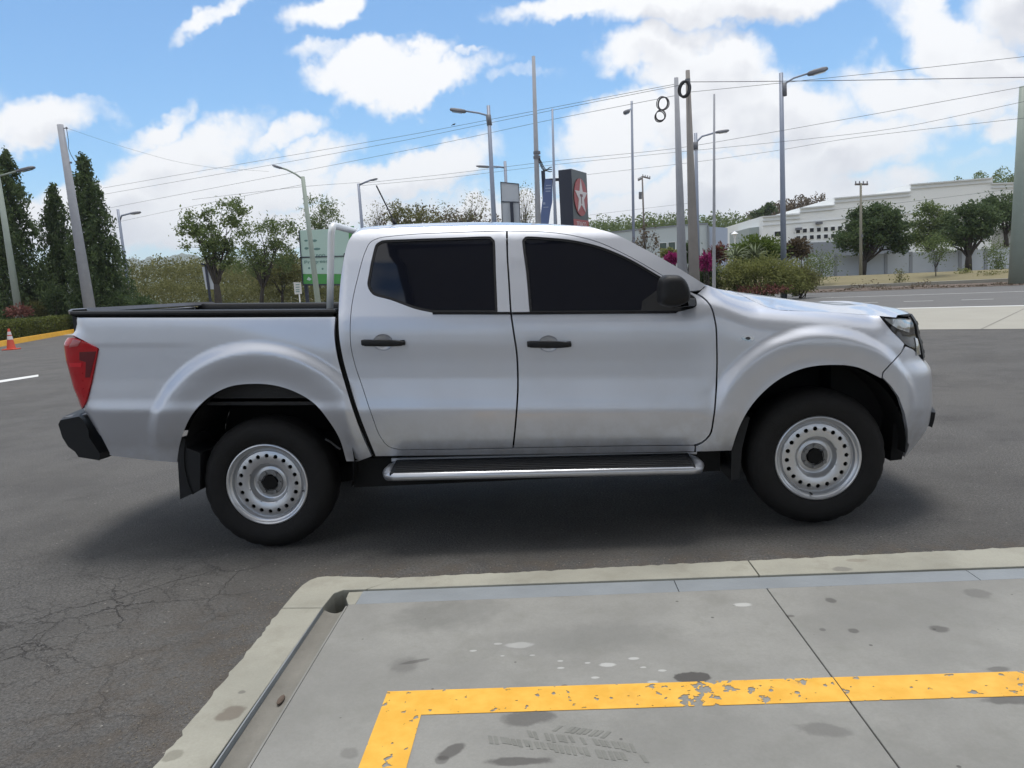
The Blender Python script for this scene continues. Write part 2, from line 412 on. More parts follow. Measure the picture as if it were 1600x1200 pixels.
def concrete_mat(name, base, stains=True, grey=(0.20, 0.198, 0.175)):
    m, t, p = new_mat(name)
    g = t.add('ShaderNodeNewGeometry').outputs['Position']
    big = t.noise(g, 1.1, 6, 0.6)
    mid = t.noise(g, 5.0, 7, 0.7)
    fine = t.noise(g, 90, 3, 0.7)
    c = t.mix(t.mapr(big.outputs[0], 0.3, 0.7), tuple(v * 0.80 for v in base), tuple(v * 1.12 for v in base))
    c = t.mix(t.mapr(mid.outputs[0], 0.44, 0.72, 0.0, 0.5), c, grey)
    c = t.mix(t.mapr(fine.outputs[0], 0.35, 0.65, 0.0, 0.16), c, tuple(v * 0.6 for v in base))
    wp = t.math('MULTIPLY', t.math('SUBTRACT', t.noise(g, 14, 4, 0.6).outputs[0], 0.5), 1.3)
    if stains:
        # drips scattered anywhere
        v = t.add('ShaderNodeTexVoronoi'); v.inputs['Scale'].default_value = 4.2
        t.link(t.vmath('MULTIPLY', g, (1.0, 1.6, 1.0)), v.inputs['Vector'])
        rr = t.sep(v.outputs['Color'])
        d = t.math('ADD', v.outputs['Distance'], t.math('MULTIPLY', t.math('SUBTRACT', t.noise(g, 30, 3, 0.6).outputs[0], 0.5), 0.12))
        sm = t.mapr(d, t.math('MULTIPLY', rr[1], 0.14), t.math('MULTIPLY', rr[1], 0.09))
        sm = t.math('MULTIPLY', sm, t.math('GREATER_THAN', rr[0], 0.55))
        c = t.mix(t.math('MULTIPLY', sm, 0.62), c, (0.075, 0.068, 0.062))
        v2 = t.add('ShaderNodeTexVoronoi'); v2.inputs['Scale'].default_value = 17; t.link(g, v2.inputs['Vector'])
        r2 = t.sep(v2.outputs['Color'])
        s2 = t.math('MULTIPLY', t.mapr(v2.outputs['Distance'], 0.14, 0.09), t.math('GREATER_THAN', r2[0], 0.93))
        c = t.mix(t.math('MULTIPLY', s2, 0.7), c, (0.05, 0.045, 0.04))
        def S(px, py, rx, ry, rot, col, a, soft=0.25):
            nonlocal c
            q = gnd(px, py)
            c = t.mix(t.math('MULTIPLY', ellipse(t, g, q[0], q[1], rx, ry, rot, soft, wp if soft > .1 else None), a), c, col)
        dk = (0.055, 0.05, 0.047)
        S(1082, 1061, .062, .04, 0, dk, .85, .12); S(825, 1124, .085, .045, .1, dk, .55); S(1590, 1095, .10, .03, 0, dk, .6)
        S(1298, 940, .022, .028, 0, dk, .6); S(1333, 988, .02, .02, 0, dk, .6); S(1285, 986, .012, .014, 0, dk, .5)
        S(1466, 985, .036, .03, -.5, dk, .6); S(1285, 1143, .085, .035, -.25, dk, .4); S(1560, 1048, .04, .02, 0, dk, .5)
        S(705, 1176, .025, .05, -.7, dk, .7); S(690, 1190, .02, .02, 0, dk, .5); S(632, 1042, .05, .06, 0, dk, .35, .4); S(648, 1036, .06, .012, .3, dk, .5)
        S(810, 1192, .09, .02, 0, dk, .7); S(545, 1180, .03, .03, 0, dk, .3); S(1530, 930, .05, .05, 0, dk, .35)
        wt = (0.62, 0.62, 0.60)
        for (px, py, r) in ((812, 1010, .045), (950, 1041, .028), (990, 1031, .018), (740, 1019, .014), (778, 1008, .014), (876, 1035, .011),
                            (876, 1046, .013), (930, 1061, .013), (1020, 1068, .016), (1005, 1045, .011), (1035, 1050, .013), (1160, 947, .035),
                            (785, 1027, .008), (832, 1026, .009), (918, 1038, .009)):
            S(px, py, r * 1.1, r * .55, 0, wt, .5)
        S(700, 960, .22, .16, .3, (0.13, 0.13, 0.12), .45, .5); S(900, 1000, .35, .12, .1, (0.15, 0.15, 0.14), .35, .5)
        S(1150, 1170, .5, .2, 0, (0.17, 0.17, 0.16), .3, .5)
    else:
        def S(px, py, rx, ry, rot, col, a):
            nonlocal c
            q = gnd(px, py)
            c = t.mix(t.math('MULTIPLY', ellipse(t, g, q[0], q[1], rx, ry, rot, .2, wp), a), c, col)
        S(360, 1121, .045, .055, 0, (0.14, 0.115, 0.09), .75); S(378, 1086, .016, .014, 0, (0.1, 0.09, 0.08), .6)
        S(1315, 893, .05, .03, 0, (0.14, 0.13, 0.12), .6); S(1340, 879, .05, .02, 0, (0.2, 0.17, 0.13), .5); S(272, 1185, .03, .03, 0, (0.14, 0.13, 0.1), .5)
    t.link(c, p.inputs['Base Color'])
    p.inputs['Roughness'].default_value = 0.75
    p.inputs['Specular IOR Level'].default_value = 0.4
    b = t.add('ShaderNodeBump'); b.inputs['Strength'].default_value = 0.25; b.inputs['Distance'].default_value = 0.004
    t.link(t.math('ADD', mid.outputs[0], fine.outputs[0]), b.inputs['Height']); t.link(b.outputs[0], p.inputs['Normal'])
    return m

def yellow_paint_mat():
    m, t, p = new_mat('yellow_road_paint')
    g = t.add('ShaderNodeNewGeometry').outputs['Position']
    n = t.noise(g, 10, 6, 0.6)
    c = t.mix(t.mapr(n.outputs[0], 0.35, 0.7), (0.74, 0.385, 0.035), (0.84, 0.47, 0.065))
    c = t.mix(t.mapr(t.noise(g, 3, 4, .6).outputs[0], 0.58, 0.75, 0, .45), c, (0.55, 0.30, 0.07))
    # flaked-off patches show the concrete beneath
    zone = t.mapr(t.noise(g, 2.6, 2, 0.5).outputs[0], 0.46, 0.66)
    fl = t.noise(g, 26, 3, 0.55)
    hole = t.mapr(t.math('ADD', fl.outputs[0], t.math('MULTIPLY', zone, 0.14)), 0.655, 0.667)
    t.link(c, p.inputs['Base Color'])
    p.inputs['Roughness'].default_value = 0.6
    tr = t.add('ShaderNodeBsdfTransparent')
    mx = t.add('ShaderNodeMixShader'); t.link(hole, mx.inputs[0])
    t.link(p.outputs[0], mx.inputs[1]); t.link(tr.outputs[0], mx.inputs[2])
    t.link(mx.outputs[0], t.n['Material Output'].inputs[0])
    return m

M['asphalt'] = asphalt_mat()
M['slab'] = concrete_mat('forecourt_concrete', (0.270, 0.266, 0.246))
M['kerbc'] = concrete_mat('kerb_concrete', (0.345, 0.335, 0.28), False, (0.24, 0.225, 0.18))
M['channel'] = simple('channel_strip', (0.235, 0.255, 0.27), 0.6, 0.0, var=0.2, scale=4, bump=0.2, coords='Object')
M['trough'] = simple('dusty_trough', (0.20, 0.19, 0.165), 0.8, var=0.3, scale=5, bump=0.3)
M['yellow'] = yellow_paint_mat()
M['ykerb'] = simple('yellow_kerb_paint', (0.72, 0.38, 0.03), 0.6, var=0.2, scale=1.5)
M['roadwhite'] = simple('white_road_paint', (0.62, 0.62, 0.60), 0.7, var=0.15, scale=5)
M['road'] = simple('road_asphalt', (0.115, 0.112, 0.108), 0.85, var=0.2, scale=0.8, bump=0.3, bscale=60, coords='Object')
M['paleband'] = simple('pale_concrete', (0.31, 0.295, 0.25), 0.8, var=0.12, scale=0.9, bump=0.1)
M['earth'] = simple('dry_earth', (0.16, 0.135, 0.075), 0.95, var=0.35, scale=0.4)
M['drygrass'] = simple('dry_grass_ground', (0.175, 0.15, 0.078), 0.95, var=0.3, scale=0.7, bump=0.4, bscale=9)
M['soil'] = simple('brown_soil', (0.12, 0.09, 0.07), 0.95, var=0.35, scale=1.5)

# ------------------------------------------------------------------ the ground
def sheet(name, pts, z, mat, parent=None, top=True):
    b = MB(); b.raw([(p[0], p[1], z if len(p) < 3 else p[2]) for p in pts], [list(range(len(pts)))])
    o = b.build(name, mat, parent)
    if top and parent is None: tag(o, kind='structure')
    return o
G = 3050
sheet('ground', [(-G, -G, -0.25), (G, -G, -0.25), (G, G, -0.25), (-G, G, -0.25)], -0.25, M['earth'])
def fine_sheet(name, x0, x1, y0, y1, z, mat):
    return sheet(name, [(x0, y0), (x1, y0), (x1, y1), (x0, y1)], z, mat)
# forecourt lot asphalt, with the far side running along the pale concrete band and the yellow kerb
b0, b1 = gnd(1450, 515), gnd(1600, 514)
fb0, fb1 = gnd(1450, 481), gnd(1600, 479)
dirb = (b0 - b1) / np.linalg.norm(b0 - b1)            # direction of the road, going left and away
yk0, yk1 = gnd(0, 541), gnd(110, 521)
lotL = b0 + dirb * 60
YS_ = -.50
lot = MB()
lot.raw([(*p[:2], 0) for p in [(-60, YS_), (40, YS_), (b1 - dirb * 14), b0, (b0 + dirb * 14), (-8, 48), yk1 + (yk1 - yk0), yk0, yk0 - (yk1 - yk0), (-60, 18)]], [list(range(10))])
lot.raw([(-60, -20, 0), (.40, -20, 0), (.40, YS_, 0), (-60, YS_, 0)], [(0, 1, 2, 3)]).raw([(8.1, -20, 0), (40, -20, 0), (40, YS_, 0), (8.1, YS_, 0)], [(0, 1, 2, 3)])
tag(lot.build('car_park_asphalt', M['asphalt']), kind='structure')
dn = np.array([-dirb[1], dirb[0], 0.0]); dn = dn * (1 if dn[1] > 0 else -1)    # across the road, away from the camera
def along(p, a, b):                                    # points on a line parallel to the road
    return (p - dirb * a)[:2], (p + dirb * b)[:2]
W_band = float((gnd(1450, 481) - b0) @ dn)
W_road = float((gnd(1500, 449.5) - b0) @ dn)
def strip(name, w0, w1, z, mat, a=40, b=70, parent=None, z1=None):
    p0, p1 = along(b0 + dn * w0, a, b); q0, q1 = along(b0 + dn * w1, a, b)
    z1 = z if z1 is None else z1
    o = sheet(name, [(*p0, z), (*p1, z), (*q1, z1), (*q0, z1)], z, mat, parent)
    return o
band = strip('pale_pavement', 0.0, W_band, 0.004, M['paleband'])
M['joint'] = simple('joint_dirt', (0.17, 0.16, 0.14), 0.9)
for k in range(-6, 8):
    c0 = b0 + dirb * (k * 4.2 - 1.0)
    q = [c0, c0 + dirb * .025, c0 + dirb * .025 + dn * W_band, c0 + dn * W_band]
    sheet('pavement_joint', [(v[0], v[1], 0.008) for v in q], 0.008, M['joint'], band)
road = strip('road', W_band, W_road, 0.0045, M['road'])
w_edge = float((gnd(1430, 461) - b0) @ dn); w_dash = float((gnd(1480, 469.6) - b0) @ dn)
strip('road_edge_line', w_edge - .08, w_edge + .10, 0.009, M['roadwhite'], 40, 70, road)
dash0 = float((gnd(1502, 469) - b0) @ dirb); dash1 = float((gnd(1551, 468) - b0) @ dirb); per = abs(float((gnd(1457, 470.5) - b0) @ dirb) - dash0) + abs(dash1 - dash0)
dl = abs(dash1 - dash0)
for k in range(-6, 12):
    s0 = min(dash0, dash1) + k * (per)
    q = b0 + dn * w_dash + dirb * s0
    sheet('lane_dash', [(*(q - dn * .07)[:2], .009), (*(q - dn * .07 + dirb * dl)[:2], .009), (*(q + dn * .07 + dirb * dl)[:2], .009), (*(q + dn * .07)[:2], .009)], .009, M['roadwhite'], road)
near_line = strip('pavement_edge_line', W_band - .25, W_band + .12, 0.0085, M['roadwhite'], 40, 70, road)
strip('soil_strip', W_road, W_road + 3.2, 0.02, M['soil'], 60, 80, None, 0.12)
verge_kerb = MB()
for wa, wb, za, zb in ((W_road + 3.2, W_road + 3.8, .12, .30),):
    p0, p1 = along(b0 + dn * wa, 60, 80); q0, q1 = along(b0 + dn * wb, 60, 80)
    verge_kerb.raw([(*p0, 0), (*p1, 0), (*q1, 0), (*q0, 0), (*p0, zb), (*p1, zb), (*q1, zb), (*q0, zb)],
                   [(4, 5, 6, 7), (0, 1, 5, 4), (1, 2, 6, 5), (3, 0, 4, 7), (2, 3, 7, 6)])
tag(verge_kerb.build('verge_kerb', M['paleband']), kind='structure')
# dry verge rising to the wall, then the slope behind
p0, p1 = along(b0 + dn * (W_road + 3.8), 70, 90)
sheet('dry_verge', [(*p0, .25), (*p1, .25), (10, 60.3, .90), (23.9, 60.3, .86), (31.6, 60.3, .72), (39.2, 60.3, .50), (75, 60.3, .2)], 0, M['drygrass'])
sheet('slope', [(10, 60.3, .88), (75, 60.3, .2), (190, 60.3, .2), (420, 140, 3), (420, 280, 10), (160, 260, 24), (-20, 260, 8), (-10, 120, 2)], 0, M['earth'])

# ------------------------------------------------------------------ forecourt: slabs, steel strips, kerb
def densify_rag(p, q, amp, step=0.028):
    amp = amp * 1.35
    p = np.array(p); q = np.array(q); n = max(2, int(np.linalg.norm(q - p) / step))
    nrm = np.array([-(q - p)[1], (q - p)[0]]) / np.linalg.norm(q - p)
    return [p + (q - p) * i / n + nrm * (rng.normal() * amp if 0 < i else 0) for i in range(n)]
forecourt = tag(bpy.data.objects.new('forecourt', None), kind='structure'); link(forecourt)
def slab(poly, z0, z1, name, mat, parent, bevel=0.004):
    b = MB(); b.prism([(p[0], p[1], z0) for p in poly], (0, 0, z0), (0, 0, z1))
    return b.build(name, mat, parent, bevel=bevel, segs=2)
YF = -0.775
for x0, x1 in ((.668, 2.5950), (2.5995, 5.2), (5.205, 8.2)):
    for y0, y1 in ((YF, -3.2), (-3.21, -6.2), (-6.21, -9.2), (-9.21, -13.0)):
        xa = x0
        sh = 0.022 if x0 > 2 else 0
        slab([(xa, y0), (x1, y0), (x1, y1), (x0, y1)], -.12, .006, 'concrete_slab', M['slab'], forecourt)
kerb = tag(bpy.data.objects.new('kerb', None), kind='structure'); link(kerb)
# back run: pieces between joints; the outer edge is ragged where the asphalt meets it
ykf = lambda x: -0.478 + (x - .84) * (0.072 / 3.12) * 1.05
def yin(x): return -0.612 - (x - .63) * 0.011
segs = [(.86, 2.600), (2.606, 4.6), (4.606, 6.6), (6.606, 8.2)]
for i, (xa, xb) in enumerate(segs):
    top = densify_rag((xa, ykf(xa)), (xb, ykf(xb)), .0035)
    poly = top + [np.array((xb, ykf(xb))), np.array((xb - .0, yin(xb))), np.array((xa - (.14 if i == 0 else .0), yin(xa)))]
    slab(poly, -.15, .012, 'kerb_slab', M['kerbc'], kerb, .003)
corner = [(.362, -.80)] + [(.365, -.62), (.372, -.53), (.392, -.462), (.42, -.428), (.47, -.418)] + densify_rag((.50, -.425), (.845, ykf(.845)), .004) + [(.852, ykf(.852)), (.80, -.54), (.712, yin(.71)), (.60, -.612), (.565, -.65), (.555, -.815)]
slab(corner, -.15, .012, 'kerb_slab', M['kerbc'], kerb, .003)
yy = -.806
for y1 in (-2.5, -4.5, -6.5, -9.0, -13.0):
    side = densify_rag((.362, y1), (.362, yy), .0035)
    yb = yy - .015
    poly = side + [np.array((.362, yy)), np.array((.555, yb)), np.array((.536, y1))]
    slab(poly, -.15, .012, 'kerb_slab', M['kerbc'], kerb, .003); yy = y1 - .006
# drain channel along the back (flush steel strip) and along the left (open trough)
chan = tag(bpy.data.objects.new('drain_channel', None), kind='structure'); link(chan)
for xa, xb in ((.70, 2.20), (2.203, 3.55), (3.553, 5.4), (5.403, 8.2)):
    slab([(xa, yin(xa) - .004), (xb, yin(xb) - .004), (xb, YF + .004), (xa, YF + .004)], -.1, .0035, 'channel_cover', M['channel'], chan, .002)
MB().box((.545, -13, -.06), (.662, -.80, -.045)).build('trough_floor', M['trough'], chan)
b = MB().grid([[(.556 + .10 * k / 8, y, -.012 - .018 * math.sin(math.pi * k / 8)) for k in range(9)] for y in (-13, -3, -1.5, -.79)])
b.build('trough', M['trough'], chan, smooth=True)
slab([(.5495, -.80), (.5555, -.80), (.537, -13), (.531, -13)], -.06, .010, 'trough_edge', M['channel'], chan, .001)
slab([(.6585, -.79), (.6665, -.79), (.6665, -13), (.6585, -13)], -.06, .005, 'trough_edge', M['slab'], chan, .001)
slab([(.557, -.79), (.585, -.745), (.578, -.66), (.60, -.615), (.70, -.622), (.697, -.77), (.662, -.775), (.655, -.79)], -.2, -.15, 'drain_pit', M['dark'], chan, 0)
slab([(.632, -.625), (.702, -.622), (.699, -.771), (.668, -.775), (.655, -.745), (.638, -.70)], -.15, .004, 'channel_cover', M['kerbc'], chan, .002)
MB().sphere((.612, -1.56, -.02), (.012, .035, .008), 8, 5).build('leaf_litter', M['soil'], chan)

# yellow paint: L-shaped bay line, a thin sheet on the slabs
bay = tag(bpy.data.objects.new('bay_line', None), kind='structure'); link(bay)
for poly in ([(1.012, -1.576), (2.5955, -1.5805), (2.5955, -1.737), (1.160, -1.737), (1.160, -4.0), (1.008, -4.0)],
             [(2.5992, -1.5805), (5.2, -1.588), (5.2, -1.745), (2.5992, -1.737)]):
    sheet('paint_line', poly, 0.0078, M['yellow'], bay)
# tyre print on the slab
tp = MB()
q0, q1 = gnd(770, 1138), gnd(1012, 1168)
ax = (q1 - q0); L = np.linalg.norm(ax); ax /= L; sd = np.array([-ax[1], ax[0], 0])
for row, (off, n0, n1) in enumerate(((-.052, 0, 26), (.0, 3, 26), (.05, 11, 20))):
    for i in range(n0, n1):
        if rng.random() < .10 + .25 * (i < n0 + 3 or i > n1 - 4): continue
        p = q0 + ax * (L * i / 26 + rng.normal() * .001) + sd * (off + rng.normal() * .001)
        w, h, k = L / 26 * rng.uniform(.55, .78), .042 * rng.uniform(.75, 1.05), (.020 if row != 2 else -.016)
        tp.raw([p, p + ax * w, p + ax * (w + k) - sd * h, p + ax * k - sd * h], [(0, 1, 2, 3)])
tp.V = [(v[0], v[1], 0.0072) for v in tp.V]
o = tp.build('tyre_print', simple('dusty_print', (0.192, 0.192, 0.174), 0.9, var=.25, scale=14), forecourt); o['kind'] = 'stuff'
# loose grit along the kerb
gm = MB()
for i in range(700):
    if i % 2: x, y = rng.uniform(-.2, .36), rng.uniform(-2.1, -.4)
    else: x, y = rng.uniform(.3, 5), -.40 + rng.normal() * .05
    if i % 2: x = .34 - abs(rng.normal()) * .10
    s = rng.uniform(.002, .006)
    a = rng.uniform(0, 6.3)
    gm.raw([(x + s * math.cos(a + t), y + s * math.sin(a + t), .001) for t in (0, 2.1, 4.2)] + [(x, y, s * 1.2)], [(0, 1, 3), (1, 2, 3), (2, 0, 3)])
tag(gm.build('loose_grit', simple('grit', (.24, .21, .17), .9, var=.5, scale=90)), 'loose pale grit gathered on the asphalt along the kerb', None, None, 'stuff')
# white marking on the lot, yellow kerb of the planted island
q = [gnd(0, 594.5), gnd(60, 585.5), gnd(60, 588.5), gnd(0, 599)]
ext = (q[0] - q[1]) * 3
sheet('white_marking', [(q[0] + ext)[:2], q[1][:2], q[2][:2], (q[3] + ext)[:2]], .0045, M['roadwhite'])
kd = (yk1 - yk0) / np.linalg.norm(yk1 - yk0); kn = np.array([kd[1], -kd[0], 0]); kn = -kn if kn[0] > 0 else kn
A, B = yk0 - kd * 25, yk0 + kd * 34
island = MB().raw([(*A[:2], 0), (*B[:2], 0), (*(B + kn * 30)[:2], 0), (*(A + kn * 30)[:2], 0), (*(A)[:2], .14), (*B[:2], .14), (*(B + kn * 30)[:2], .14), (*(A + kn * 30)[:2], .14)],
                  [(4, 5, 6, 7), (0, 1, 5, 4), (1, 2, 6, 5), (3, 0, 4, 7), (2, 3, 7, 6)])
tag(island.build('planted_island', M['soil']), kind='structure')
ik = tag(bpy.data.objects.new('island_kerb', None), kind='structure'); link(ik)
kl = np.linalg.norm(B - A); nk = int(kl / 1.2)
for i in range(nk):
    a = A + kd * (kl * i / nk + .008); b_ = A + kd * (kl * (i + 1) / nk - .008)
    MB().raw([(*(a - kn * .22)[:2], -.02), (*(b_ - kn * .22)[:2], -.02), (*(b_ + kn * .0)[:2], -.02), (*(a)[:2], -.02),
              (*(a - kn * .16)[:2], .24), (*(b_ - kn * .16)[:2], .24), (*(b_)[:2], .24), (*(a)[:2], .24)],
             [(4, 5, 6, 7), (0, 1, 5, 4), (1, 2, 6, 5), (3, 0, 4, 7), (2, 3, 7, 6)]).build('kerb_stone', M['ykerb'], ik)

# ------------------------------------------------------------------ the station canopy over the forecourt, above and behind the camera
M['canopy'] = simple('canopy_cladding', (0.62, 0.61, 0.59), 0.6, var=.08)
M['fascia'] = simple('canopy_fascia', (0.10, 0.10, 0.11), 0.5, var=.08)
can = empty('station_canopy', (7, -6, 0), 'large flat fuel station canopy on columns over the concrete forecourt', 'canopy')
cx0, cx1, cy0, cy1, cz = 0.2, 15.0, -11.5, -2.6, 5.0
MB().box((cx0, cy0, cz), (cx1, cy1, cz + .25)).build('soffit', M['canopy'], can)
for lo, hi in (((cx0 - .1, cy1, cz - .05), (cx1 + .1, cy1 + .1, cz + .95)), ((cx0 - .1, cy0 - .1, cz - .05), (cx1 + .1, cy0, cz + .95)), ((cx0 - .1, cy0, cz - .05), (cx0, cy1, cz + .95)), ((cx1, cy0, cz - .05), (cx1 + .1, cy1, cz + .95))):
    MB().box(lo, hi).build('fascia', M['fascia'], can, bevel=.01)
for x in (4.4, 11.5):
    for y in (-8.6,):
        MB().box((x - .2, y - .2, 0), (x + .2, y + .2, cz)).build('column', M['canopy'], can, bevel=.02)

# ------------------------------------------------------------------ the pickup truck
TILT = 0.048                                           # the unladen truck stands nose-down: zb = z + TILT*x
MID = 0.925                                            # its centre plane
def sstep(a, b, x):
    t = np.clip((x - a) / (b - a), 0, 1); return t * t * (3 - 2 * t)
def gsmooth(y, sig):
    k = int(sig * 4) + 1; xs = np.arange(-k, k + 1); g = np.exp(-.5 * (xs / sig) ** 2); g /= g.sum()
    return np.convolve(np.concatenate([y[0] - (y[1] - y[0]) * np.arange(k, 0, -1), y, y[-1] + (y[-1] - y[-2]) * np.arange(1, k + 1)]), g, 'valid')
class Tab:
    def __init__(s, pts, sig=.012, st=.002):
        pts = np.array(pts, float); s.x = np.arange(pts[0, 0], pts[-1, 0], st)
        s.y = gsmooth(np.interp(s.x, pts[:, 0], pts[:, 1]), sig / st)
    def __call__(s, x): return np.interp(x, s.x, s.y)
PLAN = np.array([(-1.115, .925), (-1.11, .5), (-1.10, .25), (-1.085, .15), (-1.06, .085), (-1.02, .04), (-.95, .012), (-.85, 0), (3.15, 0),
                 (3.3, .008), (3.45, .03), (3.6, .08), (3.72, .15), (3.82, .24), (3.90, .38), (3.96, .6), (3.99, .925)])
_s = np.concatenate([[0], np.cumsum(np.linalg.norm(np.diff(PLAN, axis=0), axis=1))])
_s = _s - _s[7] - .85
UMIN, UMAX = _s[0], _s[-1]
_uu = np.arange(UMIN - .3, UMAX + .3, .005)
def _ext(col):
    v = np.interp(_uu, _s, PLAN[:, col])
    if col == 1:
        v = np.where(_uu < UMIN, .925 + (UMIN - _uu), np.where(_uu > UMAX, .925 + (_uu - UMAX), v))
    return gsmooth(v, 7)
_px, _py = _ext(0), _ext(1)
DOOR = Tab([(.40, .13), (.56, .062), (.61, .046), (.68, .024), (.76, .008), (.822, 0), (.835, .0005), (.885, .011), (1.0, .024), (1.1, .025), (1.2, .021), (1.27, .023), (1.33, .034), (1.36, .046),
            (1.40, .062), (1.5, .100), (1.65, .158), (1.78, .214), (1.83, .25), (1.9, .33)])
BED = Tab([(.40, .10), (.6, .062), (.7, .030), (.78, .010), (.822, 0), (.835, 0), (.885, .008), (1.0, .012), (1.1, .012), (1.2, .012), (1.3, .014), (1.345, .018), (1.375, .035), (1.6, .1)])
FEND = Tab([(.40, .12), (.5, .07), (.62, .03), (.7, .012), (.8, 0), (.95, .006), (1.1, .014), (1.2, .018), (1.28, .028), (1.33, .045), (1.37, .075), (1.40, .115), (1.425, .18), (1.445, .27), (1.46, .38), (1.475, .5), (1.6, 1.2)])
DFRONT = Tab([(.40, .22), (.49, .125), (.52, .09), (.60, .03), (.66, .0), (.985, 0), (1.0, .0), (1.03, .012), (1.05, .03), (1.065, .042), (1.27, .065), (1.33, .10), (1.38, .2)], .01)
DREAR = Tab([(.5, .10), (.8, .05), (.88, .02), (.95, -.005), (1.1, -.03), (1.2, -.03), (1.25, .01), (1.27, .04), (1.30, .05), (1.37, .045), (1.45, .04)], .010)
def surf(uz, extra=0.0):
    u = uz[:, 0]; z = uz[:, 1]
    X = np.interp(u, _uu, _px); Y = np.interp(u, _uu, _py)
    dX = np.interp(u + .01, _uu, _px) - np.interp(u - .01, _uu, _px); dY = np.interp(u + .01, _uu, _py) - np.interp(u - .01, _uu, _py)
    L = np.hypot(dX, dY); nx, ny = -dY / L, dX / L     # inward normal
    od = DOOR(z)
    zs = 1.325 - .20 * sstep(-.35, .75, u)
    ob = BED(z) + .17 * np.logaddexp(0, (z - zs) / .012) * .012 * sstep(-.9, -.2, u) + .0015 * sstep(1.215, 1.175, z) * sstep(-.2, -.5, u) * sstep(.9, 1.1, z)
    zc = 1.475 - .085 * np.clip(u - 2.62, 0, 2) + .065 * sstep(2.82, 2.52, u)
    zf = z + (1.475 - zc) * sstep(1.05, 1.3, z)
    fk = 1 - sstep(3.42, 3.62, u)
    of = FEND(zf); of = np.minimum(of, .03) + np.maximum(of - .03, 0) * fk
    sh = np.clip((z - 1.40) * 1.3, 0, .22); wf = sstep(2.36 + sh, 2.62 + sh, u); wb = sstep(.56, .46, u)
    o = (od * (1 - wb) + ob * wb) * (1 - wf) + of * wf
    # soft dish in the front door below the mirror
    # wheel-arch flares
    for xc, zc_, ro, rr in ((.045, .52, .455, .640), (3.13, .59, .478, .636)):
        dx = (u - xc); dz = np.maximum(z - zc_, 0)
        r = np.hypot(dx * (1.0 if xc < 1 else 1.02), dz)
        f = sstep(rr + .062, rr - .014, r)
        f2 = sstep(rr - .01, ro, r)
        lim = sstep(.50, .80, z) if xc < 1 else sstep(.45, .7, z)
        cut = 1.0 if xc > 1 else sstep(.60, .52, u)
        cut = cut if xc < 1 else sstep(2.50, 2.62, u) * (1 - sstep(3.55, 3.75, u))
        o = o - .033 * f * cut * (.25 + .75 * lim) + .020 * f2 * f * cut
    wfr = sstep(3.48, 3.86, u); wre = sstep(-.86, -1.06, u)
    o = o + extra
    X = X + nx * o - DFRONT(z) * wfr + DREAR(z) * wre
    Y = Y + ny * o
    return np.stack([X, Y, z - TILT * np.minimum(X, 9)], 1)
def project(P):
    d = P - CAM; Z = d @ _fw
    return np.stack([800 + FPX * (d @ RT) / Z, 600 - FPX * (d @ UP) / Z], 1)
def inv(px, extra=0.0):                                # photo pixels -> (u, zb) on the body side
    px = np.asarray(px, float)
    g = np.array([at(a, b, .05) for a, b in px])
    uz = np.stack([g[:, 0], g[:, 2] + TILT * g[:, 0]], 1)
    for _ in range(30):
        q = project(surf(uz, extra)); e = px - q
        h = 2e-3
        J0 = (project(surf(uz + [h, 0], extra)) - q) / h; J1 = (project(surf(uz + [0, h], extra)) - q) / h
        det = J0[:, 0] * J1[:, 1] - J1[:, 0] * J0[:, 1]
        det = np.where(np.abs(det) < 800, np.sign(det) * 800, det)
        du = (e[:, 0] * J1[:, 1] - J1[:, 0] * e[:, 1]) / det; dv = (J0[:, 0] * e[:, 1] - e[:, 0] * J0[:, 1]) / det
        uz = uz + np.clip(np.stack([du, dv], 1), -.06, .06) * .8
    return uz
def curve(pts, step):
    """closed loop of (x, y[, 'c']) -> dense smooth loop; 'c' marks a sharp corner"""
    n = len(pts); P = [np.array(p[:2], float) for p in pts]; cor = [len(p) > 2 for p in pts]
    T = []
    for i in range(n):
        a, b, c = P[i - 1], P[i], P[(i + 1) % n]
        l0, l1 = np.linalg.norm(b - a) + 1e-9, np.linalg.norm(c - b) + 1e-9
        T.append((((b - a) / l0 * l1 + (c - b) / l1 * l0) / (l0 + l1), 1.4 * min(l0, l1)))
    out = []
    for i in range(n):
        j = (i + 1) % n; a, b = P[i], P[j]; l = np.linalg.norm(b - a)
        ta = (b - a) / max(l, 1e-9) if cor[i] else T[i][0] * min(1, T[i][1] / max(l, 1e-9)); tb = (b - a) / max(l, 1e-9) if cor[j] else T[j][0] * min(1, T[j][1] / max(l, 1e-9))
        m = max(1, int(round(l / step)))
        for k in range(m):
            t = k / m; h0 = 2 * t**3 - 3 * t**2 + 1; h1 = t**3 - 2 * t**2 + t; h2 = -2 * t**3 + 3 * t**2; h3 = t**3 - t**2
            out.append(h0 * a + h1 * ta * l + h2 * b + h3 * tb * l)
    return np.array(out)
def inpoly(P, poly):
    x, y = P[:, 0], P[:, 1]; c = np.zeros(len(P), bool); n = len(poly); j = n - 1
    for i in range(n):
        xi, yi = poly[i]; xj, yj = poly[j]
        with np.errstate(divide='ignore', invalid='ignore'):
            c ^= ((yi > y) != (yj > y)) & (x < (xj - xi) * (y - yi) / (yj - yi + 1e-15) + xi)
        j = i
    return c
def area(l): return .5 * np.sum(l[:, 0] * np.roll(l[:, 1], -1) - np.roll(l[:, 0], -1) * l[:, 1])
def inset(l, d):
    if area(l) < 0: d = -d
    t = np.roll(l, -1, 0) - np.roll(l, 1, 0); t /= np.linalg.norm(t, axis=1)[:, None] + 1e-12
    return l + np.stack([-t[:, 1], t[:, 0]], 1) * d
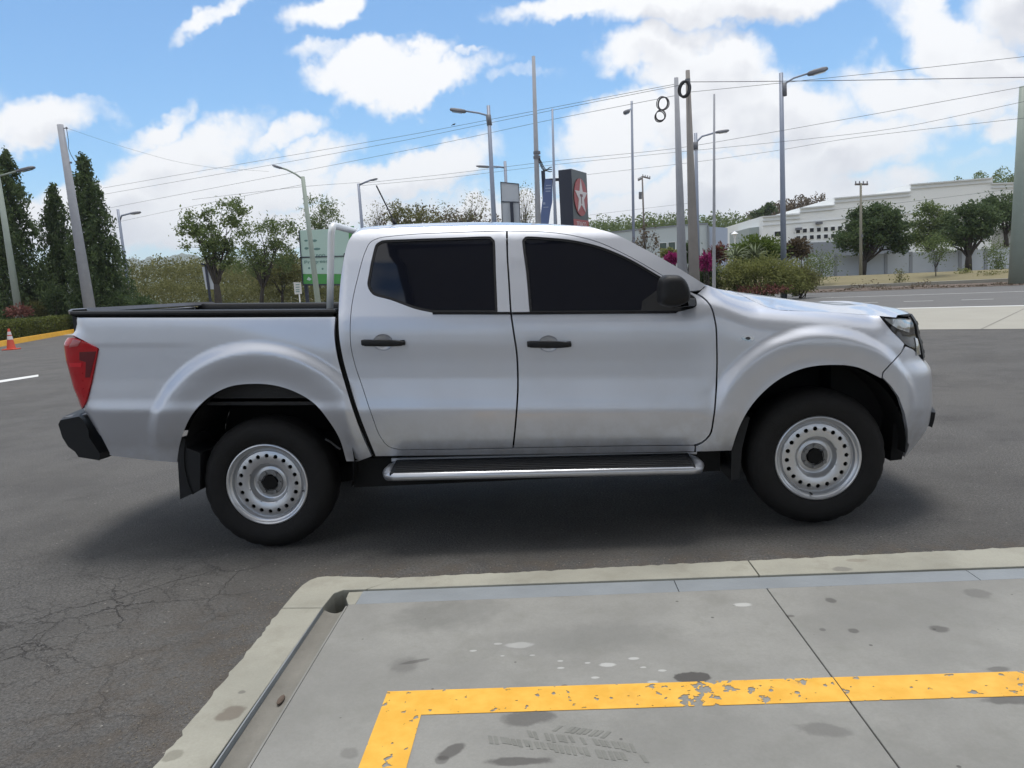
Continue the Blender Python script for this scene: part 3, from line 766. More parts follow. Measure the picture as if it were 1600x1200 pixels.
def fill(outer, holes, step):
    V = [outer] + holes; E = []; b = 0
    for l in V:
        n = len(l); E += [(b + i, b + (i + 1) % n) for i in range(n)]; b += n
    lo, hi = outer.min(0), outer.max(0)
    gx, gy = np.meshgrid(np.arange(lo[0], hi[0], step), np.arange(lo[1], hi[1], step))
    gx = gx + (np.arange(gx.shape[0]) % 2)[:, None] * step * .5
    g = np.stack([gx.ravel(), gy.ravel()], 1)
    ok = inpoly(g, outer)
    for h in holes: ok &= ~inpoly(g, h)
    g = g[ok]
    B = np.concatenate(V)
    d2 = np.concatenate([((g[i:i + 400, None, :] - B[None]) ** 2).sum(2).min(1) for i in range(0, len(g), 400)]) if len(g) else np.zeros(0)
    g = g[d2 > (step * .45) ** 2]
    A = np.concatenate([B, g])
    r = delaunay_2d_cdt([Vector(p) for p in A], E, [], 0, 1e-7)
    VV = np.array([tuple(v) for v in r[0]]); FF = np.array([f for f in r[2] if len(f) == 3])
    cen = VV[FF].mean(1); ok = inpoly(cen, outer)
    for h in holes: ok &= ~inpoly(cen, h)
    return VV, FF[ok]
def panel(name, outer, holes, mat, parent, extra=0.0, depth=.02, step=.028, gap=.002, sf=None, mirror=True, label=None):
    sf = sf or surf
    outer = inset(outer, gap); holes = [inset(h, -gap) for h in holes]
    VV, FF = fill(outer, holes, step)
    P = sf(VV, extra); h = 2e-3
    N = np.cross(sf(VV + [h, 0], extra) - sf(VV - [h, 0], extra), sf(VV + [0, h], extra) - sf(VV - [0, h], extra))
    N /= np.linalg.norm(N, axis=1)[:, None] + 1e-12    # outward
    tri = P[FF]; gn = np.cross(tri[:, 1] - tri[:, 0], tri[:, 2] - tri[:, 0])
    flip = (gn * N[FF].mean(1)).sum(1) < 0
    FF[flip] = FF[flip][:, ::-1]
    V = [tuple(p) for p in P]; F = [tuple(f) for f in FF]; LN = [tuple(N[i]) for f in FF for i in f]
    for l in [outer] + holes:
        Q = sf(l, extra)
        NN = np.cross(sf(l + [h, 0], extra) - sf(l - [h, 0], extra), sf(l + [0, h], extra) - sf(l - [0, h], extra)); NN /= np.linalg.norm(NN, axis=1)[:, None] + 1e-12
        b = len(V); n = len(l)
        V += [tuple(q) for q in Q] + [tuple(q) for q in Q - NN * depth]
        cen = Q.mean(0); sgn = 1 if l is outer else -1
        for i in range(n):
            j = (i + 1) % n
            f = (b + i, b + j, b + n + j, b + n + i)
            nn = np.cross(Q[j] - Q[i], (Q[i] - NN[i] * depth) - Q[i])
            nn /= np.linalg.norm(nn) + 1e-12
            out2 = np.array([l[j][1] - l[i][1], -(l[j][0] - l[i][0])]) * (1 if area(l) > 0 else -1) * sgn
            tu = sf((l[i] + [h, 0])[None], extra)[0] - Q[i]; tz = sf((l[i] + [0, h])[None], extra)[0] - Q[i]
            if nn @ (tu * out2[0] + tz * out2[1]) < 0: f = f[::-1]; nn = -nn
            F.append(f); LN += [tuple(nn)] * 4
    o = mesh_obj(name, V, F, mat, parent, smooth=True)
    o.data.normals_split_custom_set(LN)
    if label: o['label'] = label
    if mirror: mirrored(o)
    return o
def mirrored(o, name=None):
    """a copy on the far side of the truck (children too)"""
    def mm(me):
        m2 = me.copy(); n = len(m2.vertices)
        co = np.empty(n * 3); me.vertices.foreach_get('co', co); co = co.reshape(-1, 3); co[:, 1] *= -1
        ln = None
        if me.has_custom_normals:
            ln = np.empty(len(me.loops) * 3); me.corner_normals.foreach_get('vector', ln); ln = ln.reshape(-1, 3)
        polys = [tuple(p.vertices)[::-1] for p in me.polygons]
        m2 = bpy.data.meshes.new(me.name); m2.from_pydata(co.tolist(), [], polys)
        for mt in me.materials: m2.materials.append(mt)
        sm = [p.use_smooth for p in me.polygons]; m2.polygons.foreach_set('use_smooth', sm); m2.update()
        if ln is not None:
            out = []
            for p in me.polygons:
                for li in reversed(p.loop_indices): out.append((ln[li][0], -ln[li][1], ln[li][2]))
            m2.normals_split_custom_set(out)
        return m2
    c = o.copy(); c.data = mm(o.data); link(c); c.parent = o.parent
    for ch in o.children:
        d = ch.copy(); d.data = mm(ch.data); link(d); d.parent = c
    return c

truck = empty('pickup_truck', (1.5, MID, 0), 'silver double cab pickup truck parked beside the concrete forecourt kerb', 'pickup truck')
PT = M['paint']
def L(pts, step=7.0, extra=0.0): return inv(curve(pts, step), extra)
c_ = 'c'
rear_arch = [(541, 721, c_), (530, 685), (513, 657), (490, 630), (462, 613), (429, 602.5), (397, 600), (357, 605), (327, 620.5), (303, 644), (288, 672), (280, 700), (277, 723, c_)]
bed_px = [(109.5, 496, c_), (300, 496), (524, 495, c_), (522.5, 523), (528, 560), (538.5, 597), (553, 644), (567, 682), (581, 713, c_), (560, 721, c_)] + rear_arch + [
    (230, 719), (162, 710.5, c_), (148, 694), (139, 669), (126, 652, c_), (129, 640), (136, 627), (144, 596), (152, 556), (154.5, 545, c_), (128, 531), (115, 524.5, c_)]
bed = panel('bed_panel', L(bed_px), [], PT, truck, gap=.0015, step=.0135)
rear_door = [(791, 361, c_), (700, 363.5), (646, 366), (612, 369), (591.6, 372), (579, 378), (570, 395), (558.6, 435), (549.5, 478), (547, 512), (548, 540), (554, 568), (566, 604), (580.6, 648), (594, 682), (606, 697), (626, 703, c_), (700, 702),
             (801, 699.8, c_), (805, 660), (808.5, 600), (806.5, 550), (802, 520), (798, 492), (794.5, 440), (792, 400)]
front_door = [(793, 361, c_), (853, 362.5), (890, 367), (934, 378), (978, 398), (1037, 431.5), (1077, 455), (1096, 464), (1109, 477), (1117, 503), (1119.5, 545), (1118, 615), (1114, 655), (1108, 680), (1096, 691), (1083, 695.5, c_), (950, 697),
              (802.5, 699.8, c_), (806.5, 660), (810, 600), (808, 550), (803.5, 520), (799.5, 492), (796, 440), (793.5, 400)]
rwin = [(588.5, 381), (596, 376.6), (640, 374), (700, 372), (767, 370.5), (772, 375.5), (774.5, 430), (777, 488, c_), (676, 488, c_), (652, 483), (610, 468), (582, 459), (575, 447), (577, 428), (582, 402)]
fwin = [(816.8, 375), (821, 370.5), (860, 372), (890, 375), (934, 384.5), (978, 402), (1029, 431), (1073, 456.5), (1087, 467), (1088, 477), (1066, 485), (1045, 488, c_), (828, 489, c_), (823, 430)]
cab_out = [(528.6, 492, c_), (530, 460), (533.5, 425), (540, 390), (545, 374.5), (551, 366), (562, 360.5), (600, 357), (700, 353.5), (793, 352), (872, 353), (905, 354.5), (930, 357), (956, 363.5), (1007, 388.5), (1066, 422), (1103.5, 445.5, c_), (1094.5, 453.5, c_),
           (1077, 455.2), (1060, 470, c_), (1060, 690, c_), (1086, 696, c_), (1085, 706, c_), (900, 709), (587, 713, c_), (574, 681), (560, 644), (545.5, 597), (535.5, 560), (529.5, 523)]
# the frame round the doors
dL_r, dL_f = L(rear_door), L(front_door)
# one ring: outer contour, then back along the doors' contour (open at the fender)
ring = cab_out[:18] + [(p[0], p[1]) if len(p) == 2 else p for p in [(1077, 455), (1037, 431.5), (978, 398), (934, 378), (890, 367), (853, 362.5), (791, 361), (700, 363.5), (646, 366), (612, 369), (591.6, 372), (579, 378), (570, 395), (558.6, 435), (549.5, 478), (547, 512), (548, 540), (554, 568), (566, 604), (580.6, 648), (594, 682), (606, 697), (626, 703.3, c_), (700, 702.3), (801, 700.2), (950, 697.5), (1083, 696, c_)]] + [
    (1086, 697, c_), (1085, 705.5, c_), (900, 709), (587, 713, c_), (574, 681), (560, 644), (545.5, 597), (535.5, 560), (529.5, 523)]
panel('cab_frame', L(ring), [], PT, truck, gap=.0015, depth=.035)
wr_o, wf_o = L(rwin, 5), L(fwin, 5)
def bowl(cxp, cyp):
    return inv(np.array([(cxp - 1 + 15 * math.cos(a), cyp - .5 - 12.5 * math.sin(a)) for a in np.linspace(0, 2 * math.pi, 28, endpoint=False)]))
rdoor = panel('door', dL_r, [wr_o, bowl(599.5, 535.5)], PT, truck, gap=.0022, depth=.03, mirror=False, label='rear passenger door with tinted window')
fdoor = panel('door', dL_f, [wf_o, bowl(858.2, 537.7)], PT, truck, gap=.0022, depth=.03, mirror=False, label='front passenger door with tinted window and mirror')
for d, wl, hx in ((rdoor, wr_o, 0), (fdoor, wf_o, 1)):
    # children are placed relative to the door (whose own origin is the truck's)
    rim_in = inset(wl, .011)
    panel('window_seal', wl, [rim_in], M['black'], d, extra=.004, depth=.012, gap=0.0, step=.05, mirror=False)
    panel('window_pane', rim_in, [], M['glass'], d, extra=.009, depth=.006, gap=0.0003, mirror=False)
fender_px = [(1104.5, 445, c_), (1111, 447.5), (1119, 450.5), (1135, 453.5), (1152, 458, c_), (1181.5, 472.5), (1200, 480), (1216.5, 484), (1290, 487), (1374, 493.5, c_), (1394, 518), (1413, 537.5), (1407.5, 551, c_), (1379, 581.5, c_), (1377.5, 591.5, c_),
             (1339, 574), (1297, 570.5), (1255, 576), (1220, 591.5), (1185, 621), (1167.5, 644), (1155, 668.5), (1143, 704, c_), (1101, 705.5), (1087, 705.5, c_), (1087, 697.5, c_), (1097, 692.5), (1109.5, 681), (1115.5, 655), (1119.5, 615), (1121, 545), (1118.5, 503), (1110.5, 476.5), (1099, 464), (1090, 458.5, c_), (1095.5, 453.8, c_)]
fender = panel('fender', L(fender_px), [], PT, truck, gap=.0015, step=.0135)
# front bumper: traced on the side, then round the corner to the centre line
def mixed(px, uz_mid, px2=None, step=7.0):
    a = inv(curve(px + [px[0]], step)[:-1][:0] if False else dense_open(px, step))
    out = [a, np.array(dense_open(uz_mid, .03))]
    return np.concatenate(out)
def dense_open(pts, step):
    P = [np.array(p, float) for p in pts]; out = []
    for a, b in zip(P[:-1], P[1:]):
        m = max(1, int(round(np.linalg.norm(b - a) / step)))
        out += [a + (b - a) * k / m for k in range(m)]
    return np.array(out + [P[-1]])
bl = inv(dense_open([(1418.2, 692), (1418.5, 672), (1414, 647.5), (1404, 620), (1391, 602), (1379, 590), (1380.5, 582), (1408, 552), (1415, 541), (1427, 546)], 7.0))
bump = np.concatenate([bl, dense_open([(3.93, 1.057), (4.2, 1.062), (UMAX, 1.065), (UMAX, .50), (4.2, .50), (3.93, .495), (3.82, .52), (bl[0][0] + .03, bl[0][1] - .012)], .03)])
panel('bumper', bump, [], PT, truck, gap=.0012, step=.02)
panel('lower_grille', dense_open([(4.02, .66), (4.2, .66), (UMAX, .66), (UMAX, .76), (4.2, .77), (4.02, .75), (4.02, .66)], .04)[:-1], [], M['black'], truck, extra=-.022, depth=.04, gap=0)
# headlamp: smoked black bowl with a bright upper lens
hl = inv(dense_open([(1441, 549), (1427, 545.5), (1414, 538), (1395, 518.5), (1377.5, 495.5), (1400, 496.5), (1422, 498.5)], 6.0))
hu = 3.90
head = np.concatenate([hl, dense_open([(hu - .04, 1.318), (hu + .02, 1.30), (hu + .03, 1.2), (hu, 1.08)], .03)])
hd = panel('headlamp', head, [], M['blackgloss'], truck, extra=-.002, depth=.03, gap=.001, mirror=False)
lens = np.concatenate([inv(dense_open([(1419, 520), (1401, 513.5), (1388, 505), (1380.5, 497.5), (1402, 498.5), (1421, 500.5)], 5.0))])
panel('lamp_lens', lens, [], M['lens'], hd, extra=-.006, depth=.006, gap=.001, step=.02, mirror=False)
lens2 = dense_open([(hu - .09, 1.10), (hu - .02, 1.10), (hu - .005, 1.19), (hu - .05, 1.20), (hu - .09, 1.10)], .02)[:-1]
panel('reflector', lens2, [], M['lens'], hd, extra=-.006, depth=.006, gap=.001, step=.02, mirror=False)
mirrored(hd)
grl = panel('grille', dense_open([(hu + .01, 1.075), (4.2, 1.075), (UMAX, 1.075), (UMAX, 1.325), (4.2, 1.325), (hu + .01, 1.325), (hu + .01, 1.075)], .03)[:-1], [], M['black'], truck, extra=-.010, depth=.03, gap=.001)
for k in range(4):
    z0 = 1.10 + k * .055
    panel('grille_bar', dense_open([(hu + .12, z0), (UMAX, z0), (UMAX, z0 + .02), (hu + .12, z0 + .02), (hu + .12, z0)], .05)[:-1], [], M['blackgloss'], grl, extra=-.013, depth=.02, gap=0, step=.05, mirror=True)
# hood lofted between the two fender lines, round the nose above the grille
hood_line = inv(dense_open([(1153, 458.7), (1167, 465.5), (1181.5, 472.7), (1200, 480.2), (1216.5, 484.3), (1250, 485.8), (1290, 487.3), (1330, 490), (1374, 493.6), (1400, 496)], 9.0))
E3 = surf(hood_line)
nose = surf(np.array([(u, 1.330) for u in (3.66, 3.74, 3.82, 3.90, 3.98, 4.08, 4.2, 4.32, UMAX - .05)]))
E3 = np.concatenate([E3, nose])
rows = []
for e in E3:
    w = (MID - e[1]); t = np.linspace(-1, 1, 41)
    zc_h = 1.338 - .20 * (e[0] - 2.79); cr_s = max(.018, zc_h - e[2]); cr_n = .055 * (w / .78) ** 2
    kf = float(sstep(3.3, 3.55, e[0])); crown = cr_s * (1 - kf) + cr_n * kf
    ridge = .006 * np.exp(-((np.abs(t) * w - .42) / .10) ** 2) * sstep(.2, .6, w)
    rows.append([(e[0] + (.03 * (1 - tt * tt) if e[0] > 3.5 else -.05 * (1 - tt * tt) * sstep(3.0, 2.6, e[0])), MID - w * (-tt), e[2] + crown * (1 - tt * tt) + rg) for tt, rg in zip(t, ridge)])
hood = MB().grid(rows)
tail = rows[0]
hood.grid([rows[0], [(p[0] - .004, p[1], p[2] - .05) for p in rows[0]]])
o = hood.build('hood', PT, truck, smooth=True)
def fixnormals(o):
    bm = bmesh.new(); bm.from_mesh(o.data); bmesh.ops.remove_doubles(bm, verts=bm.verts, dist=1e-5); bmesh.ops.recalc_face_normals(bm, faces=bm.faces); bm.to_mesh(o.data); bm.free()
fixnormals(o)
# roof
roof_px = [(549, 368.5), (555, 363.5), (562, 360.7), (580, 358.6), (600, 357.2), (650, 355), (700, 353.7), (750, 352.6), (793, 352.2), (835, 352.3), (872, 353.2), (905, 354.7), (925, 356.3)]
R3 = surf(inv(dense_open(roof_px, 12.0)))
rows = []
for i, e in enumerate(R3):
    w = MID - e[1]; t = np.linspace(-1, 1, 37)
    rows.append([(e[0] + (-.05 if e[0] < .72 else .018 * sstep(1.4, 1.95, e[0])) * (1 - tt * tt), MID + w * tt, e[2] + (.056 - .022 * sstep(1.2, 2.0, e[0])) * (1 - abs(tt) ** 2.6)) for tt in t])
o = MB().grid(rows).build('roof', PT, truck, smooth=True); fixnormals(o)
# windscreen and its surround, back panel of the cab with its window
ap = surf(inv(dense_open([(925, 357), (956, 364), (1007, 389), (1066, 422.5), (1102, 445)], 15.0)))
rows = []
for i, e in enumerate(ap):
    k = i / (len(ap) - 1); w = MID - e[1]
    rows.append([(e[0] + .018 * (1 - tt * tt), MID + w * tt, e[2] + (.034 * (1 - k) ** 3 + .003) * (1 - abs(tt) ** 2.6)) for tt in np.linspace(-1, 1, 25)])
o = MB().grid(rows).build('windscreen', M['glass'], truck, smooth=True); fixnormals(o)
cw = [ [ (p[0] + .006, p[1], p[2] - .03) for p in rows[-1] ], [(p[0] + .16 * (1 - abs((p[1] - MID) / .9) ** 4) , p[1], p[2] - .17) for p in rows[-1]] ]
o = MB().grid(cw).build('cowl', M['black'], truck, smooth=True); fixnormals(o)
bk = surf(inv(dense_open([(549, 368), (543.5, 379), (538, 399), (533.5, 425), (530, 460), (528.6, 490)], 8.0)))
rows = [[(e[0] - .03 * (1 - abs(tt) ** 3), MID + (MID - e[1]) * tt, e[2] + .058 * (1 - abs(tt) ** 2.6) * max(0, 1 - 6 * i / (len(bk) - 1))) for tt in np.linspace(-1, 1, 25)] for i, e in enumerate(bk)]
o = MB().grid(rows).build('cab_back', PT, truck, smooth=True); fixnormals(o)
def rz(x): return -TILT * x
MB().box((.495, .35, 1.42), (.512, 1.5, 1.68)).build('back_window', M['glass'], truck, bevel=.006)
MB().box((.53, .08, .50), (.57, 1.77, 1.32)).build('cab_bulkhead', M['dark'], truck)
# load bed: liner, caps, tailgate
def sheared(b):
    b.V = [(v[0], v[1], v[2] - TILT * v[0]) for v in b.V]; return b
b = MB().box((-1.03, .12, .86), (.47, .16, 1.36)).box((-1.03, 1.69, .86), (.47, 1.73, 1.36)).box((.44, .16, .86), (.48, 1.69, 1.36)).box((-1.03, .12, .84), (.48, 1.73, .88)).box((-1.04, .16, .86), (-1.01, 1.69, 1.36))
for k in range(6): b.box((-.9 + k * .22, 1.66, .88), (-.9 + k * .22 + .10, 1.695, 1.34))
sheared(b).build('bed_liner', M['liner'], truck)
def rail(yo, s):
    pts = []
    b = MB()
    xs = [-1.0, -.9, -.8, -.4, 0, .3, .497]
    rows = []
    for x in xs:
        e = surf(np.array([(x, 1.372)]))[0]; y0 = e[1] - .004
        pr_ = [(y0, 1.362), (y0 - .003, 1.372), (y0 + .002, 1.382), (y0 + .015, 1.387), (.150, 1.387), (.168, 1.380), (.17, 1.34)]
        rows.append([(x, p[0], p[1] - TILT * x) for p in pr_])
    b.grid(rows); b.F.append(list(range(7))); b.F.append([len(b.V) - 7 + k for k in range(7)][::-1])
    return b
o = rail(0, 1).build('bed_rail_cap', M['black'], truck, autosmooth=.7); mirrored(o)
tg = dense_open([(-1.22, .80), (-1.22, 1.368), (UMIN, 1.368), (UMIN, .80), (-1.22, .80)], .05)[:-1]
panel('tailgate', tg, [], PT, truck, gap=.001)
rows = []
for y in np.linspace(.075, 1.775, 25):
    k = abs(y - MID) / .85; xo = -1.12 + .115 * max(0, (k - .72) / .28) ** 2
    rows.append([(xo, y, 1.366 - TILT * xo), (xo - .004, y, 1.385 - TILT * xo), (xo + .012, y, 1.393 - TILT * xo), (xo + .09, y, 1.393 - TILT * xo), (xo + .10, y, 1.37 - TILT * xo)])
o = MB().grid(rows).build('tailgate_cap', simple('grey_cap', (.10, .10, .11), .4, var=.2), truck, autosmooth=.7); fixnormals(o)
ce = inv(np.array([(109.8, 496.5), (115.3, 524)]))
panel('bed_corner', dense_open([(-1.216, 1.242), tuple(ce[1] - [.002, 0]), tuple(ce[0] - [.002, 0]), (-1.216, 1.366), (-1.216, 1.242)], .03)[:-1], [], PT, truck, gap=.0005, step=.02)
cl = inv(np.array([(131.5, 641), (128, 652)]))
panel('bed_corner', dense_open([(-1.216, .80), tuple(cl[1]), tuple(cl[0]), (-1.14, .868), (-1.205, .962), (-1.216, .80)], .03)[:-1], [], PT, truck, gap=.0005, step=.02)
# tail lamp
tl = inv(dense_open([(131, 639), (136.5, 626.5), (144.5, 595.5), (152.5, 555.5), (154, 546), (150, 541.5), (128.5, 531.5), (116, 527)], 6.0))
tlo = np.concatenate([tl, dense_open([(-1.07, 1.235), (-1.15, 1.235), (-1.21, 1.22), (-1.215, 1.1), (-1.20, .97), (-1.13, .87)], .03), ])
lamp = panel('tail_lamp', tlo, [], M['red'], truck, extra=-.010, depth=.05, gap=.001, step=.02, mirror=False)
def lampbit(nm, px, mat):
    q = inv(dense_open(px + [px[0]], 5.0)[:-1], -.012)
    panel(nm, q, [], mat, lamp, extra=-.0125, depth=.004, gap=.0005, step=.02, mirror=False)
lampbit('reflector', [(108, 567), (128, 567), (127, 573.5), (109, 573.5)], M['redbright'])
lampbit('dark_segment', [(124, 550), (150, 549), (147, 562), (140, 590), (133, 590), (134, 566), (124, 563)], M['reddark'])
lampbit('pale_segment', [(114, 530), (127, 532), (121, 541), (107, 543)], M['pinklens'])
for k in range(4):
    lampbit('lens_rib', [(110 + k * 3, 582 + k * 12), (129 + k * .5, 582 + k * 12), (129 + k * .5, 584 + k * 12), (110.5 + k * 3, 584 + k * 12)], M['red'])
mirrored(lamp)
# rear step bumper (black)
zz_ = lambda px, py: at(px, py, .10)
prof = [zz_(*p) for p in ((89.5, 662), (93, 655.5), (121, 650), (127, 655), (136, 670), (143, 683), (160, 710), (159, 720.5), (121, 715.5), (116, 707.5), (105, 699.5), (95.5, 682))]
bb = MB(); ys = [.075, .10, .2, .5, MID, 1.35, 1.65, 1.75, 1.775]; rows = []
for y in ys:
    k = abs(y - MID) / .85
    rows.append([(p[0] + (-.16 * (1 - k * k) * max(0, min(1, (-0.85 - p[0]) / .2)) + (.035 if k > .97 else 0) * (1 if p[0] < -1 else 0) * .6) + .001, y, p[2] + (.01 if k > .97 and p[2] < .7 else 0)) for p in prof])
for r in rows: r.append(r[0])
bb.grid(rows); n = len(prof)
bb.F.append(list(range(n))); bb.F.append([len(bb.V) - (n + 1) + k for k in range(n)][::-1])
rb = bb.build('bumper', M['black'], truck, label if False else None) if False else bb.build('bumper', M['black'], truck, autosmooth=.5)
rb['label'] = 'black plastic rear step bumper'
st = [at(95, 655.5, .12), at(121, 650.5, .12)]
MB().box((st[0][0], .14, st[0][2] - .01), (st[1][0] - .005, 1.71, st[0][2] + .012)).build('step_pad', simple('grey_step', (.13, .13, .135), .55, var=.25), rb, bevel=.008)
# roll bar
rb_pts = []
pb = at(515.5, 489, .20); ptop = at(517.5, 366, .20)
corner_c = at(527, 355, .20)
post = [pb, pb + (ptop - pb) * .5, ptop]
for k in range(1, 7):
    a = k / 6 * math.pi / 2
    post.append(ptop + np.array([(.010 * math.sin(a)), .042 * (1 - math.cos(a)), .050 * math.sin(a)]))
top = post[-1] + np.array([.004, .02, .0])
half = post + [top]
far = [np.array([p[0], 2 * MID - p[1], p[2]]) for p in reversed(half)]
MB().tube(half + far, .0195, 12).build('roll_bar', simple('white_tube', (.74, .76, .77), .35, .1, var=.04), truck, smooth=True)
for y in (.20, 2 * MID - .20):
    MB().box((pb[0] - .05, y - .035, pb[2] - .012), (pb[0] + .05, y + .035, pb[2] + .004)).build('roll_bar_foot', M['black'], truck, bevel=.004)
# antenna on the roof
a0, a1 = at(619, 352, .75), at(588, 290, .75)
rb0 = MB().tube([a0 + np.array([0, 0, -.015]), a0 + (a1 - a0) * .18], [.016, .008], 8).build('aerial', M['black'], truck, smooth=True)
MB().tube([a0 + (a1 - a0) * .18, a1], .0048, 6).build('whip', M['cable'], rb0)
# door handles
def handle(px0, px1, py0, py1, door):
    e = inv(np.array([(px0, py0), (px1, py0 + .5), (px1, py1), (px0, py1)]))
    cxp, cyp = (px0 + px1) / 2, (py0 + py1) / 2
    el = bowl(cxp, cyp)
    cup = lambda uz, ex=0.0: surf(uz, ex) + np.stack([0 * uz[:, 0], .028 * np.clip(1 - ((uz[:, 0] - el[:, 0].mean()) / .0555) ** 2 - ((uz[:, 1] - el[:, 1].mean()) / .0465) ** 2, 0, 1) ** .6, 0 * uz[:, 0]], 1)
    panel('handle_cup', el, [], PT, door, extra=.0, depth=.002, gap=-.0004, step=.006, sf=cup, mirror=False)
    u0, z0 = e.min(0); u1, z1 = e.max(0)
    rows = []
    for k in range(13):
        t = k / 12; u = u0 + (u1 - u0) * t; zc_ = (z0 + z1) / 2 + .004 * (0.5 - t); hh = (z1 - z0) / 2 * (.92 - .28 * max(0, t - .7) / .3) * (1 if 0 < k < 12 else .75)
        out = .010 + .022 * math.sin(math.pi * min(1, max(0, t))) ** .5
        s = surf(np.array([(u, zc_)]))[0]
        ring_ = []
        for a in np.linspace(0, 2 * math.pi, 13):
            ca, sa = math.cos(a), math.sin(a)
            ca = math.copysign(abs(ca) ** .6, ca); sa = math.copysign(abs(sa) ** .6, sa)
            ring_.append((s[0], s[1] - out + .010 * ca, s[2] + hh * sa))
        rows.append(ring_)
    b = MB().grid(rows); m = 13
    b.F.append(list(range(12))[::-1]); b.F.append([12 * 13 + k for k in range(12)])
    for t in (.06, .94):
        u = u0 + (u1 - u0) * t; s = surf(np.array([(u, (z0 + z1) / 2)]))[0]
        b.box((s[0] - .012, s[1] - .012, s[2] - (z1 - z0) * .36), (s[0] + .012, s[1] + .008, s[2] + (z1 - z0) * .36))
    b.build('handle', M['black'], door, autosmooth=.8)
handle(566, 633, 530, 541, rdoor); handle(824, 892.5, 532, 543.5, fdoor)
# door mirror
mh = at(1052, 455, -.17); s = mpp(1052, 455, -.17)
rows = []
outl = [(1029.5, 474), (1028.5, 452), (1031, 436), (1037, 430.5), (1048, 429.5), (1059, 430.5), (1067, 436), (1073, 447), (1076, 462), (1074, 470), (1062, 477), (1040, 479)]
for y, sc_ in ((-.06, .80), (-.085, .93), (-.13, 1.0), (-.19, 1.0), (-.235, .94), (-.255, .80), (-.262, .55)):
    ring_ = []
    for (px, py) in curve([(p[0], p[1]) for p in outl], 4):
        q = at(1052 + (px - 1052) * sc_, 455 + (py - 455) * sc_, -.16)
        ring_.append((q[0], y, q[2]))
    ring_.append(ring_[0]); rows.append(ring_)
b = MB().grid(rows); n = len(rows[0])
b.F.append(list(range(n - 1))); b.F.append([(len(rows) - 1) * n + k for k in range(n - 1)][::-1])
fa = surf(inv(np.array([(1082, 472), (1070, 480), (1060, 484)])))
mir = b.build('door_mirror', M['black'], fdoor, autosmooth=.9)
arm = MB()
q1, q2 = at(1066, 474, -.11), fa[0]
arm.grid([[tuple(q + np.array(d)) for d in ((-.05, 0, .025), (.03, -.005, .02), (.035, 0, -.015), (-.045, 0, -.02), (-.05, 0, .025))] for q in (np.array([q1[0], -.10, q1[2]]), np.array([(q1[0] + q2[0]) / 2, -.03, (q1[2] + q2[2]) / 2 - .003]), np.array([q2[0] - .01, q2[1] + .02, q2[2]]))])
arm.build('mirror_arm', M['black'], fdoor, autosmooth=.9)
gl = at(1031, 455, -.16)
MB().box((gl[0] + .004, -.225, gl[2] - .055), (gl[0] + .012, -.105, gl[2] + .05)).build('mirror_glass', M['steel'], fdoor, bevel=.002)
sail = inv(np.array(dense_open([(1002, 486), (1004, 470), (1030, 451), (1060, 452), (1074, 460), (1087, 468.5), (1087, 476.5), (1066, 484.5), (1045, 487), (1002, 486)], 6)[:-1]))
panel('mirror_sail', sail, [], M['black'], fdoor, extra=.002, depth=.01, gap=0, mirror=False)
mirrored(rdoor); mirrored(fdoor)
# indicator on the fender
q = inv(np.array([(1168.5, 528.5)]))[0]
el = np.stack([q[0] + .034 * np.cos(np.linspace(0, 6.283, 24)[:-1]), q[1] + .015 * np.sin(np.linspace(0, 6.283, 24)[:-1])], 1)
ind = panel('indicator', el, [], M['lens'], fender, extra=-.004, depth=.006, gap=0, step=.012, mirror=False)
panel('bulb_cover', (el - q) * [.38, .55] + q, [], M['blackgloss'], fender, extra=-.006, depth=.003, gap=0, step=.012, mirror=False)
# belt moulding under the windows
for pxs in ([(676, 487.2), (797.5, 487.2), (797.8, 491), (676, 491)], [(800, 487.5), (1060, 485.6), (1056, 489.4), (800.3, 491.3)]):
    panel('belt_moulding', inv(dense_open(pxs + [pxs[0]], 10)[:-1]), [], M['blackgloss'], truck, extra=-.004, depth=.012, gap=0, step=.05)
# dark strip painted in for the shade of the gap between cab and bed
seam = [(524.5, 491), (529, 491), (530, 523), (536, 560), (546, 597), (560.5, 644), (574.5, 681), (587, 713), (582, 716), (566, 682), (552, 644), (537.5, 597), (527.5, 560), (522.5, 523)]
panel('gap_shade_strip', inv(dense_open(seam + [seam[0]], 8)[:-1]), [], M['dark'], truck, extra=.024, depth=.01, gap=0, step=.05)
# sill underside and side step
sl0, sl1 = surf(inv(np.array([(590, 712), (1088, 705)])))
o = MB().prism([(sl0[0], sl0[1] + .004, sl0[2] + .012), (sl0[0], sl0[1] + .004, sl0[2] - .006), (sl0[0], sl0[1] + .25, sl0[2] - .03), (sl0[0], sl0[1] + .25, sl0[2] + .012)], sl0, sl1).build('sill', M['dark'], truck); mirrored(o)
YS = -.095
t0, t1 = at(606, 745, YS), at(1092, 734, YS)
s0, s1 = at(611, 722, .06), at(1083, 714, .06)
r_ = .024
path = [np.array([t0[0] + .03, .12, t0[2] + .015]), np.array([t0[0] - .005, .06, t0[2] + .010]), np.array([t0[0] - .012, -.02, t0[2] + .004]), np.array([t0[0] + .0, YS + .025, t0[2]]), np.array([t0[0] + .035, YS, t0[2]])]
path2 = [np.array([t1[0] - .035, YS, t1[2]]), np.array([t1[0] - .0, YS + .025, t1[2]]), np.array([t1[0] + .012, -.02, t1[2] + .004]), np.array([t1[0] + .005, .06, t1[2] + .010]), np.array([t1[0] - .03, .12, t1[2] + .015])]
step_ = MB().tube(path + path2, [r_ * 1.05, r_ * 1.25, r_ * 1.35, r_ * 1.2, r_, r_, r_ * 1.2, r_ * 1.35, r_ * 1.25, r_ * 1.05], 14).build('side_step', M['steel'], truck, smooth=True)
def stepz(x): return t0[2] + (t1[2] - t0[2]) * (x - t0[0]) / (t1[0] - t0[0])
